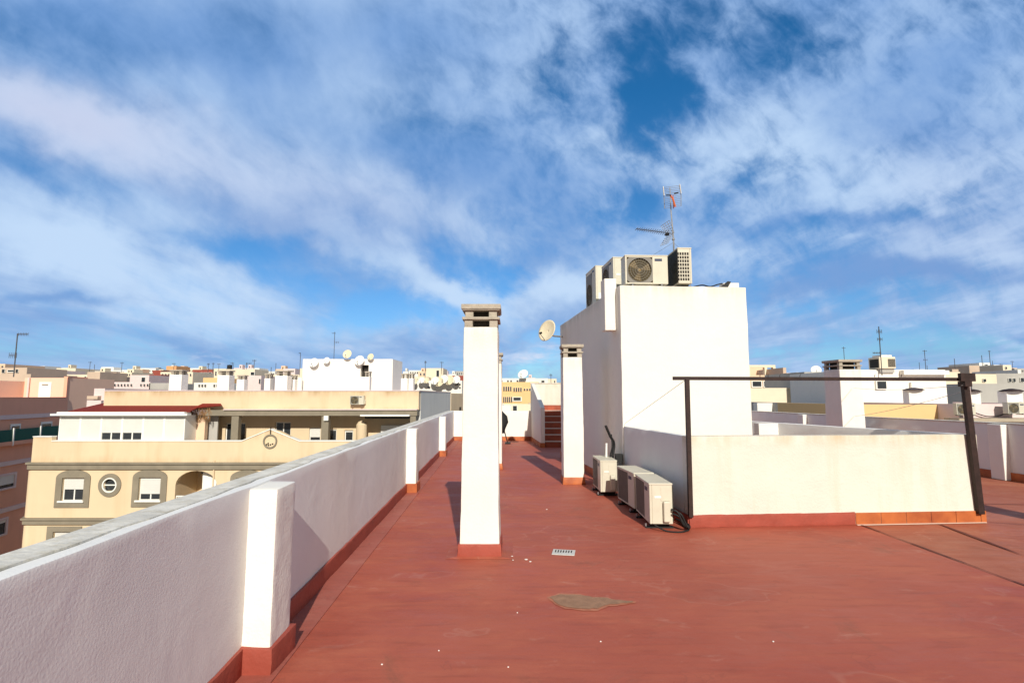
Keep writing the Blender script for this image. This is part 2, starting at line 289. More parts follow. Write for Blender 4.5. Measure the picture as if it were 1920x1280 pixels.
# ------------------------------------------------------------------ mesh helpers
class MB:
    def __init__(s): s.v = []; s.f = []
    def add(s, vs, fs):
        o = len(s.v); s.v += [tuple(v) for v in vs]; s.f += [tuple(i+o for i in f) for f in fs]; return s
    def box(s, x0, y0, z0, x1, y1, z1):
        if x0 > x1: x0, x1 = x1, x0
        if y0 > y1: y0, y1 = y1, y0
        if z0 > z1: z0, z1 = z1, z0
        return s.add([(x0, y0, z0), (x1, y0, z0), (x1, y1, z0), (x0, y1, z0), (x0, y0, z1), (x1, y0, z1), (x1, y1, z1), (x0, y1, z1)],
                     [(0, 3, 2, 1), (4, 5, 6, 7), (0, 1, 5, 4), (1, 2, 6, 5), (2, 3, 7, 6), (3, 0, 4, 7)])
    def slab(s, poly, z0, z1, ztop=None):            # plan polygon (counter-clockwise) between two levels
        n = len(poly); a = sum(poly[i][0]*poly[(i+1) % n][1]-poly[(i+1) % n][0]*poly[i][1] for i in range(n))
        if a < 0: poly = poly[::-1]
        zt = ztop or (lambda p: z1)
        return s.add([(p[0], p[1], z0) for p in poly]+[(p[0], p[1], zt(p)) for p in poly],
                     [tuple(range(n))[::-1], tuple(range(n, 2*n))]+[(i, (i+1) % n, n+(i+1) % n, n+i) for i in range(n)])
    def xz(s, poly, y0, y1):                         # front-view polygon (x,z) extruded from y0 (front) to y1
        n = len(poly); a = sum(poly[i][0]*poly[(i+1) % n][1]-poly[(i+1) % n][0]*poly[i][1] for i in range(n))
        if a < 0: poly = poly[::-1]
        return s.add([(p[0], y0, p[1]) for p in poly]+[(p[0], y1, p[1]) for p in poly],
                     [tuple(range(n)), tuple(range(n, 2*n))[::-1]]+[(i, n+i, n+(i+1) % n, (i+1) % n) for i in range(n)])
    def wall(s, p, q, th, z0, z1, z2=None):          # wall from p to q, thickness to the left of p->q
        d = Vector((q[0]-p[0], q[1]-p[1])).normalized(); n = Vector((-d.y, d.x))*th
        poly = [(p[0], p[1]), (q[0], q[1]), (q[0]+n.x, q[1]+n.y), (p[0]+n.x, p[1]+n.y)]
        L_ = (Vector(q)-Vector(p)).length
        if z2 is None: return s.slab(poly, z0, z1)
        return s.slab(poly, z0, z1, lambda r: z1+(z2-z1)*max(0, min(1, ((Vector(r)-Vector(p)).dot(d))/L_)))
    def tube(s, pts, r, n=8, cap=True):
        pts = [Vector(p) for p in pts]; rings = []
        for i, p in enumerate(pts):
            t = (pts[min(i+1, len(pts)-1)]-pts[max(i-1, 0)]).normalized()
            u = t.cross(Vector((0, 0, 1)) if abs(t.z) < .9 else Vector((1, 0, 0))).normalized(); w = t.cross(u)
            rr = r[i] if isinstance(r, (list, tuple)) else r
            rings.append([p+(u*math.cos(2*math.pi*k/n)+w*math.sin(2*math.pi*k/n))*rr for k in range(n)])
        vs = [v for g in rings for v in g]; fs = []
        for i in range(len(pts)-1):
            for k in range(n): fs.append((i*n+k, i*n+(k+1) % n, (i+1)*n+(k+1) % n, (i+1)*n+k))
        if cap: fs += [tuple(range(n))[::-1], tuple(range((len(pts)-1)*n, len(pts)*n))]
        return s.add(vs, [f[::-1] for f in fs])
    def lathe(s, prof, c, ax, n=24):                 # prof: (radius, height along ax)
        ax = Vector(ax).normalized(); u = ax.cross(Vector((0, 0, 1)) if abs(ax.z) < .9 else Vector((1, 0, 0))).normalized(); w = ax.cross(u); c = Vector(c)
        vs = [c+ax*h+(u*math.cos(2*math.pi*k/n)+w*math.sin(2*math.pi*k/n))*r for r, h in prof for k in range(n)]
        fs = [(i*n+k, i*n+(k+1) % n, (i+1)*n+(k+1) % n, (i+1)*n+k) for i in range(len(prof)-1) for k in range(n)]
        return s.add(vs, fs)
    def ring(s, cx, cz, r0, r1, y0, y1, n=28):       # flat annulus facing -y
        vs = []
        for k in range(n):
            a = 2*math.pi*k/n
            for r, y in ((r0, y0), (r1, y0), (r1, y1), (r0, y1)): vs.append((cx+r*math.cos(a), y, cz+r*math.sin(a)))
        fs = []
        for k in range(n):
            a, b = k*4, ((k+1) % n)*4
            for j in range(4): fs.append((a+j, a+(j+1) % 4, b+(j+1) % 4, b+j))
        return s.add(vs, fs)
    def build(s, name, m, parent=None, world=True, bevel=0, smooth=False, solid=0):
        vs = s.v
        if parent is not None and world:
            l = ROOTLOC[parent.name]; vs = [(v[0]-l[0], v[1]-l[1], v[2]-l[2]) for v in vs]
        me = bpy.data.meshes.new(name); me.from_pydata(vs, [], s.f); me.update()
        bmx = bmesh.new(); bmx.from_mesh(me); bmesh.ops.recalc_face_normals(bmx, faces=bmx.faces); bmx.to_mesh(me); bmx.free()
        me.materials.append(m); o = bpy.data.objects.new(name, me); sc.collection.objects.link(o)
        if parent is not None: o.parent = parent; ROOTLOC[o.name] = ROOTLOC[parent.name] if world else (0, 0, 0)
        else: ROOTLOC[o.name] = (0, 0, 0)
        if smooth:
            for p in me.polygons: p.use_smooth = True
        if solid:
            md = o.modifiers.new('solid', 'SOLIDIFY'); md.thickness = solid; md.offset = 0
        if bevel:
            md = o.modifiers.new('bevel', 'BEVEL'); md.width = bevel; md.segments = 2; md.limit_method = 'ANGLE'; md.angle_limit = R(40)
        return o
ROOTLOC = {}
def tag(o, label=None, cat=None, group=None, kind=None):
    if label: o['label'] = label
    if cat: o['category'] = cat
    if group: o['group'] = group
    if kind: o['kind'] = kind
    return o
def thing(name, label, cat, loc=(0, 0, 0), rz=0, group=None):
    o = bpy.data.objects.new(name, None); sc.collection.objects.link(o); o.location = loc; o.rotation_euler = (0, 0, rz)
    o.empty_display_size = .2; ROOTLOC[o.name] = tuple(loc); return tag(o, label, cat, group)
def dup(root, loc, rz=0, label=None, group=None, scale=1):
    r = root.copy(); sc.collection.objects.link(r); r.location = loc; r.rotation_euler = (0, 0, rz); r.scale = (scale,)*3
    if label: r['label'] = label
    if group: r['group'] = group
    for ch in list(root.children):
        c = ch.copy(); sc.collection.objects.link(c); c.parent = r
        for g in ch.children:
            d = g.copy(); sc.collection.objects.link(d); d.parent = c
    return r
def struct(mb, name, m): return tag(mb.build(name, m), kind='structure')
def rough_wall(mb, name, m, parent, cut=.12, amp=.004, bevel=.012):
    """plastered wall: bevelled, cut fine and pushed about so edges are not ruler-straight"""
    o = mb.build(name, m, parent)
    me = o.data; b = bmesh.new(); b.from_mesh(me)
    bmesh.ops.bevel(b, geom=[e for e in b.edges if len(e.link_faces) == 2 and e.calc_face_angle(0) > .6], offset=bevel, segments=2, profile=.6, affect='EDGES')
    for _ in range(9):
        long = [e for e in b.edges if e.calc_length() > cut*1.6]
        if not long: break
        bmesh.ops.subdivide_edges(b, edges=long, cuts=1, use_grid_fill=False)
        bmesh.ops.triangulate(b, faces=[f for f in b.faces if len(f.verts) > 4])
    from mathutils import noise as mn
    for v in b.verts:
        l = ROOTLOC[o.name]; p = v.co+Vector(l)
        k = mn.noise_vector(p*1.7)*amp*1.3+mn.noise_vector(p*9)*amp*.6
        v.co += k
    b.to_mesh(me); b.free()
    for p in me.polygons: p.use_smooth = True
    md = o.modifiers.new('edge', 'EDGE_SPLIT'); md.split_angle = R(35)
    return o
# ------------------------------------------------------------------ ground and roof floor
G = -18.0
def ground_z(Y): return G+max(0, Y-75)*.06 if Y < 700 else G+37.5
mb = MB(); ys = [-300, 75, 200, 400, 700, 3000]; xs = [-3000, 3000]
vs = [(x, y, ground_z(y)-.3) for y in ys for x in xs]
mb.add(vs, [(2*i, 2*i+1, 2*i+3, 2*i+2) for i in range(len(ys)-1)]); struct(mb, 'ground', CITY)
mb = MB(); mb.add([(-14, -60, G), (-4, -60, G), (-4, 27, G), (-14, 27, G)], [(0, 1, 2, 3)]); struct(mb, 'road', ASPH)
def wx(Y): return -1.46-.0335*Y              # inner face of the left parapet
RP = [(9.95, -3.0), (9.75, 8.0), (9.45, 10.9), (8.95, 13.6), (8.35, 19.6)]   # inner line of the right parapet
BACK = 19.55
seam_x = 4.33
mb = MB(); mb.add([(wx(-3)-.1, -3, 0), (seam_x+.03, -3, 0), (seam_x-.05, BACK, 0), (wx(BACK)-.1, BACK, 0)], [(0, 1, 2, 3)])
struct(mb, 'floor', MEMB)
mb = MB(); mb.add([(seam_x-.1, -3, -.006)]+[(x+.1, y, -.006) for x, y in RP]+[(seam_x-.2, BACK, -.006)], [tuple(range(len(RP)+2))])
struct(mb, 'floor', MEMB2)
mb = MB()
for k in range(60):                           # dark tar line along the lapped seam
    y0 = -3+k*.17; y1 = y0+.172; j = .006*math.sin(k*1.7)
    w = .011+.006*math.sin(k*.9)
    mb.add([(seam_x+.03+j-w, y0, .004), (seam_x+.03+j+w, y0, .004), (seam_x+.03+w+.006*math.sin((k+1)*1.7), y1, .004), (seam_x+.03-w+.006*math.sin((k+1)*1.7), y1, .004)], [(0, 1, 2, 3)])
struct(mb, 'floor_seam', mat('dark sealant', (.17, .042, .028), .7, var=.3, vscale=8))
mb = MB()  # thin dark tapered streaks on the floor; the widest is a seam stain
for (x0, y0, x1, y1, w) in ((5.37, 6.9, 5.16, 5.55, .028), (6.1, 7.0, 7.6, 6.35, .012), (6.5, 8.2, 8.9, 8.0, .012)):
    n = 14
    for k in range(n):
        a, b_ = k/n, (k+1)/n; f1, f2 = math.sin(math.pi*min(1, a*.9+.1)), math.sin(math.pi*min(1, b_*.9+.1))
        d = Vector((x1-x0, y1-y0)).normalized(); nn = Vector((-d.y, d.x))
        pa = Vector((x0, y0)).lerp(Vector((x1, y1)), a); pb = Vector((x0, y0)).lerp(Vector((x1, y1)), b_)
        mb.add([(*(pa-nn*w*f1), .003), (*(pa+nn*w*f1), .003), (*(pb+nn*w*f2), .003), (*(pb-nn*w*f2), .003)], [(0, 1, 2, 3)])
struct(mb, 'floor_streak', mat('dark floor streak', (.17, .045, .03), .8, var=.3, vscale=8))
# lapped membrane strip along the left parapet
mb = MB(); mb.slab([(wx(-3)+.01, -3), (wx(-3)+.215, -3), (wx(BACK)+.215, BACK), (wx(BACK)+.01, BACK)], .001, .007)
struct(mb, 'floor_border', floor_mat('dusty membrane strip', (.31, .080, .055), (.37, .11, .08), (.42, .17, .13)))
# worn bare patch
def blobpoly(pts, z, name, m):
    mb = MB(); ps = [fl(*p) for p in pts]; out = []
    for i, p in enumerate(ps):
        q = ps[(i+1) % len(ps)]; out.append(p)
        for t in (.33, .66): out.append((p[0]+(q[0]-p[0])*t+rnd.uniform(-.008, .008), p[1]+(q[1]-p[1])*t+rnd.uniform(-.012, .012)))
    mb.add([(x, y, z) for x, y in out], [tuple(range(len(out)))]); return struct(mb, name, m)
pp = [(1030, 1121), (1050, 1115), (1088, 1116), (1112, 1121), (1132, 1121), (1150, 1125), (1188, 1128), (1186, 1130), (1160, 1133), (1138, 1135), (1120, 1142), (1095, 1142), (1062, 1139), (1044, 1132)]
c0 = (1098, 1128)
blobpoly([(c0[0]+(x-c0[0])*1.06, c0[1]+(y-c0[1])*1.22) for x, y in pp], .004, 'floor_patch', mat('faded membrane rim', (.45, .17, .10), .85, var=.2, vscale=12))
blobpoly(pp, .008, 'floor_patch', PATCH)
# ------------------------------------------------------------------ own building under the roof
mb = MB(); body = [(wx(-3)-.22, -3), (10.2, -3), (9.9, 10.9), (9.2, 13.6), (8.6, BACK+.2), (wx(BACK)-.22, BACK+.2)]
mb.slab(body, G, -.03)
t = thing('apartment_building', 'white apartment building carrying the red roof terrace', 'building', (3, 8, G))
mb.build('wall', WHITE, t)
# ------------------------------------------------------------------ left parapet
TOPZ = 1.06
t = thing('parapet_wall', 'long low white parapet along the left edge of the red roof, with three piers', 'parapet', (wx(8), 8, 0))
mb = MB(); mb.slab([(wx(-3), -3), (wx(BACK), BACK), (wx(BACK)-.2, BACK+.2), (wx(-3)-.2, -3)], -.1, TOPZ)
rough_wall(mb, 'wall', WHITE, t, cut=.16, amp=.005)
yy = -3.0; inner = []                          # weathered mortar bed along the top, its inner edge uneven
while yy < BACK: inner.append((wx(yy)-.055+rnd.uniform(-.02, .02), yy)); yy += rnd.uniform(.10, .30)
inner.append((wx(BACK)-.055, BACK)); mb = MB()
for (a, b_) in zip(inner, inner[1:]):
    mb.add([(*a, TOPZ+.001), (*a, TOPZ+.009), (*b_, TOPZ+.001), (*b_, TOPZ+.009), (wx(b_[1])-.198, b_[1], TOPZ+.009), (wx(a[1])-.198, a[1], TOPZ+.009)], [(0, 2, 3, 1), (1, 3, 4, 5)])
mb.build('coping', COPE, t)
for Yp in (3.26, 9.05, 14.4):
    a, b_ = Yp, Yp+.30
    mb = MB(); mb.slab([(wx(a)-.01, a), (wx(a)+.165, a), (wx(b_)+.165, b_), (wx(b_)-.01, b_)], -.02, TOPZ-.012)
    rough_wall(mb, 'pier', WHITE2, t, cut=.07, amp=.005)
SK = .15
mb = MB(); e = [-3, 3.26, 9.05, 14.4, BACK]
for i in range(4):
    a = e[i]+(.30 if i else 0); b_ = e[i+1]
    for (q0, q1, M_) in ((a, b_, 0),):
        mb.slab([(wx(q0), q0), (wx(q0)+.022, q0), (wx(q1)+.022, q1), (wx(q1), q1)], 0, SK)
for Yp in (3.26,):
    mb.slab([(wx(Yp), Yp-.02), (wx(Yp)+.187, Yp-.02), (wx(Yp)+.187, Yp+.32), (wx(Yp), Yp+.32)], 0, SK+.004)
rough_wall(mb, 'skirting', REDSK, t, cut=.08, amp=.008, bevel=.005)
mb = MB()
for Yp in (9.05, 14.4): mb.slab([(wx(Yp), Yp-.02), (wx(Yp)+.187, Yp-.02), (wx(Yp)+.187, Yp+.32), (wx(Yp), Yp+.32)], 0, SK+.004)
mb.build('tile_skirting', TILE, t)
# ------------------------------------------------------------------ back parapet, stair wall, stairs
t = thing('parapet_wall', 'white parapet closing the far end of the red roof behind the chimneys', 'parapet', (-.7, BACK, 0))
mb = MB(); mb.box(wx(BACK)-.2, BACK, -.1, .72, BACK+.2, TOPZ); rough_wall(mb, 'wall', WHITE2, t, cut=.25, amp=.004)
mb = MB(); mb.box(wx(BACK)+.02, BACK-.02, 0, .70, BACK, .14); mb.build('tile_skirting', TILE, t)
SW0 = (.90, 16.9); SW1 = (.70, BACK)
t = thing('stair_wall', 'sloping white balustrade wall left of the terracotta steps', 'wall', (.9, 18, 0))
mb = MB(); dv = (.13, 0)
mb.slab([SW0, (SW0[0]+.13, SW0[1]), (SW1[0]+.13, SW1[1]), SW1], 0, 1, lambda p: 1.24 if p[1] < 17.5 else 2.05)
rough_wall(mb, 'wall', WHITE2, t, cut=.2, amp=.003)
mb = MB(); mb.slab([(SW0[0]-.02, SW0[1]-.02), (SW0[0]+.13, SW0[1]-.02), (SW0[0]+.13, SW0[1]), SW0, SW1, (SW1[0]-.02, SW1[1])], 0, .14)
mb.build('tile_skirting', TILE, t)
t = thing('staircase', 'terracotta tiled steps with pale nosings between white wall and tall block', 'stairs', (1.4, 18, 0))
for k in range(7):
    y0 = 16.95+k*.29; z1 = .185*(k+1)
    mb = MB(); mb.box(1.04, y0, 0 if k == 0 else z1-.185, 1.72, 19.6, z1-.02)
    s_ = mb.build('step', mat('dark red step tile', (.36, .075, .032), .5, var=.3, vscale=5), t)
    MB().box(1.035, y0-.02, z1-.02, 1.72, y0+.29, z1).build('nosing', GROUT, s_)
t = thing('landing_wall', 'pale wall behind the top of the terracotta steps, half in shadow', 'wall', (1.2, 20.2, 0))
mb = MB(); mb.box(.70, 20.0, .5, 2.4, 20.2, 2.06); rough_wall(mb, 'wall', CREAMW, t, cut=.3, amp=.003)
MB().box(.68, 19.98, 2.06, 2.4, 20.22, 2.09).build('coping', COPE, t)
# ------------------------------------------------------------------ tall white block (lift and stair housing)
T0, T1, T2, T3 = (1.85, 9.0), (4.10, 9.2), (3.6, 14.5), (1.30, 14.3); TZ = 3.49
t = thing('rooftop_block', 'tall plain white housing block carrying cooling units and an aerial', 'roof block', (2.8, 11.6, 0))
mb = MB(); mb.slab([T0, T1, T2, T3], 0, TZ); rough_wall(mb, 'wall', TOWER, t, cut=.2, amp=.005, bevel=.012)
def lerp2(a, b_, k): return (a[0]+(b_[0]-a[0])*k, a[1]+(b_[1]-a[1])*k)
ang = math.atan2(T3[0]-T0[0], -(T3[1]-T0[1]))
mb = MB(); pa, pb = lerp2(T0, T3, .015), lerp2(T0, T3, .13)
# small duct box hung on the corner of the block
n = Vector((-(T3[1]-T0[1]), (T3[0]-T0[0]))).normalized()
q = lambda k, o, z: None
pa = lerp2(T0, T3, -.0); pb = lerp2(T0, T3, .05)
pa = (T0[0]-.03, T0[1]+.25); pb = (T0[0]-.055, T0[1]+.50)
mb.slab([(pa[0]-.19, pa[1]), (pa[0]+.02, pa[1]), (pb[0]+.02, pb[1]), (pb[0]-.19, pb[1])], 2.74, 3.66)
mb.build('duct_box', WHITE2, t, bevel=.01)
d = Vector((T3[0]-T0[0], T3[1]-T0[1])).normalized(); nl = Vector((-d.y, d.x))
mb = MB(); p0 = Vector(T0)+d*.0; mb.slab([tuple(p0+d*.0), tuple(Vector(T3)), tuple(Vector(T3)+nl*.02), tuple(p0+nl*.02)], 0, .14)
mb.build('tile_skirting', TILE, t)
x0, z0 = at(1365, 533, 9.4)
MB().box(3.75, 9.3, TZ, 4.02, 9.5, TZ+.10).build('ledge_slab', WHITE2, t)
# ------------------------------------------------------------------ light well enclosure
B0, B1, B2 = (2.17, 6.72), (6.02, 7.00), (1.86, 8.97); BZ = 1.10
rf = fl(1387, 790, 1.08)
t = thing('lightwell_parapet', 'low cream walls boxing in the light well behind the rusty frame', 'parapet', (4, 7.5, 0))
mb = MB(); mb.wall(B0, B1, .16, 0, BZ); rough_wall(mb, 'wall', CREAMW, t, cut=.16, amp=.004, bevel=.008)
mb = MB(); mb.wall(B2, (2.16, 6.88), .15, 0, BZ-.003); rough_wall(mb, 'wall', WHITE, t, cut=.16, amp=.004, bevel=.008)
mb = MB(); mb.wall((rf[0], rf[1]), (5.9, 7.16), -.001+.15, 0, BZ-.004); o_ = rough_wall(mb, 'wall', WHITE, t, cut=.2, amp=.004, bevel=.008)
# lit pier on the inner face of the far wall
p0 = Vector((rf[0], rf[1])); p1 = Vector((5.9, 7.16)); dd = (p1-p0).normalized(); nn = Vector((dd.y, -dd.x))
c = p0+dd*1.0
mb = MB(); mb.box(c.x-.36, c.y, 0, c.x+.26, c.y+.2, BZ-.01); mb.build('pier', WHITE2, t, bevel=.006)
d = (Vector(B1)-Vector(B0)).normalized(); nf = Vector((d.y, -d.x)); sm = Vector(B0)+d*2.13
mb = MB(); mb.slab([tuple(Vector(B0)+nf*.018), tuple(sm+nf*.018), tuple(sm), B0], 0, .15); rough_wall(mb, 'skirting', REDSK, t, cut=.08, amp=.007, bevel=.004)
k = 0; pos = sm; Ltot = (Vector(B1)-sm).length
mb = MB(); gm = MB()
while k*.335 < Ltot-.02:
    a = sm+d*(k*.335+.004); b_ = sm+d*min(Ltot+.02, k*.335+.331)
    mb.slab([tuple(a+nf*.02), tuple(b_+nf*.02), tuple(b_), tuple(a)], .004, .145); k += 1
mb.build('tile_skirting', TILE, t)
gm.slab([tuple(sm+nf*.012), tuple(Vector(B1)+nf*.012), B1, tuple(sm)], 0, .148)
gm.slab([tuple(sm+nf*.045), tuple(Vector(B1)+nf*.04), tuple(Vector(B1)+nf*.012), tuple(sm+nf*.012)], 0, .008)
gm.build('grout', GROUT, t)
d2 = (Vector(B0)-Vector(B2)).normalized(); n2 = Vector((d2.y, -d2.x))
mb = MB(); mb.slab([tuple(Vector(B2)+n2*.018), tuple(Vector(B0)+n2*.018), B0, B2], 0, .15); mb.build('skirting', REDSK, t)
# ------------------------------------------------------------------ right parapet
t = thing('parapet_wall', 'shaded parapet with a white pier along the right edge of the roof', 'parapet', (9.5, 10, 0))
mb = MB()
P2 = [(x+.2, y) for x, y in RP]; mb.slab(RP+P2[::-1], -.1, TOPZ); rough_wall(mb, 'wall', WHITE, t, cut=.3, amp=.003)
mb = MB(); mb.slab([(x-.012, y) for x, y in RP]+[(x+.215, y) for x, y in RP][::-1], TOPZ, TOPZ+.02); mb.build('coping', COPE, t)
mb = MB(); mb.slab([(x-.02, y) for x, y in RP]+RP[::-1], -.006, .15); mb.build('tile_skirting', TILE, t)
for (px_, Yp) in ((1868, 10.35), (1529, 15.9)):
    xx = None
    for (a, b_) in zip(RP, RP[1:]):
        if a[1] <= Yp <= b_[1]: xx = a[0]+(b_[0]-a[0])*(Yp-a[1])/(b_[1]-a[1])
    mb = MB(); mb.box(xx-.13, Yp, 0, xx+.02, Yp+.3, TOPZ-.01); mb.build('pier', WHITE2, t, bevel=.01)
t = thing('parapet_wall', 'low parapet at the far right corner of the roof, beyond the tall block', 'parapet', (6, BACK, 0))
mb = MB(); mb.box(3.6, BACK, -.1, 8.5, BACK+.2, TOPZ-.01); mb.build('wall', WHITE, t, bevel=.01)
# ------------------------------------------------------------------ chimneys
def make_chimney(label, loc, w=.37, dp=.42, h=2.32, skirt=TILE, flare=0, rz=0, wide=False, group='slab-capped chimneys on the red roof'):
    t = thing('chimney', label, 'chimney', loc, rz, group); a, b_ = w/2, dp/2
    mb = MB(); lv = [(0, 1.03+flare*.10), (.16, 1.02+flare*.07), (.45, 1.01+flare*.03), (1.2, 1.0), (h, .965)]
    vs = []; fs = []
    for z, s_ in lv: vs += [(-a*s_, -b_*s_, z), (a*s_, -b_*s_, z), (a*s_, b_*s_, z), (-a*s_, b_*s_, z)]
    for i in range(len(lv)-1):
        for k in range(4): fs.append((i*4+k, i*4+(k+1) % 4, i*4+4+(k+1) % 4, i*4+4+k))
    fs += [(3, 2, 1, 0), (len(lv)*4-4, len(lv)*4-3, len(lv)*4-2, len(lv)*4-1)]
    mb.add(vs, fs); ROOTLOC[t.name] = (0, 0, 0)
    rough_wall(mb, 'shaft', SHAFT, t, cut=.08, amp=.006, bevel=.014); ROOTLOC[t.name] = tuple(loc)
    s0 = 1.03+flare*.10; mb = MB(); f2 = .02+.045*flare
    x1, y1 = a*s0+(.014 if flare else f2), b_*s0+(.014 if flare else f2); x2, y2 = a*s0+.008, b_*s0+.008
    mb.add([(-x1, -y1, 0), (x1, -y1, 0), (x1, y1, 0), (-x1, y1, 0), (-x2, -y2, .13), (x2, -y2, .13), (x2, y2, .13), (-x2, y2, .13)],
           [(0, 3, 2, 1), (4, 5, 6, 7), (0, 1, 5, 4), (1, 2, 6, 5), (2, 3, 7, 6), (3, 0, 4, 7)])
    ROOTLOC[t.name] = (0, 0, 0); rough_wall(mb, 'skirting', skirt, t, cut=.05, amp=.005, bevel=.006); ROOTLOC[t.name] = tuple(loc)
    if flare:
        mb = MB(); x3, y3 = x1+.11, y1+.05
        mb.add([(-x3, -y3, .003), (x3, -y3, .003), (x3, y3, .003), (-x3, y3, .003), (-x1, -y1, .016), (x1, -y1, .016), (x1, y1, .016), (-x1, y1, .016)],
               [(4, 5, 6, 7), (0, 1, 5, 4), (1, 2, 6, 5), (2, 3, 7, 6), (3, 0, 4, 7)])
        mb.build('membrane_collar', MEMB, t, world=False)
    a *= .965; b_ *= .965; cap = MB(); z = h
    def blocks(z0, z1, r):
        for sx in (-1, 1):
            for sy in (-1, 1):
                cap.box(sx*(a+r), sy*(b_+r), z0, sx*(a+r-.085), sy*(b_+r-.085), z1)
    for (k, hh, r) in ((0, .075, -.005), (1, .07, -.012)):
        blocks(z, z+hh, r); z += hh
        cap.box(-a-.018, -b_-.018, z, a+.018, b_+.018, z+.028 if k == 0 else z+.012); z += .028 if k == 0 else .012
    cap.box(-a-.028, -b_-.028, z, a+.028, b_+.028, z+.052)
    cp = cap.build('cap', CONC, t, world=False, bevel=.004)
    MB().box(-a+.10, -b_+.10, h-.01, a-.10, b_-.10, z-.01).build('flue', DARK, cp, world=False)
    return t
make_chimney('nearest and tallest-looking white chimney, red painted base, in the middle of the roof', (-.325, 5.5+.24, 0), flare=1, skirt=REDSK)
make_chimney('white chimney hidden almost wholly behind the nearest one', (-.41, 12.1, 0))
make_chimney('white chimney with terracotta base beside the left wall of the tall block', (1.13, 10.12, 0))
ch4 = make_chimney('broad white chimney with dark cap standing at the right parapet', (8.32, 13.45, 0), w=.58, dp=.62, h=at(1598, 692, 13.2)[1], rz=R(4))
make_chimney('white chimney beyond the right edge of the view, seen by its shadow', (7.45, 3.9, 0), h=2.2)
MB_ = MB
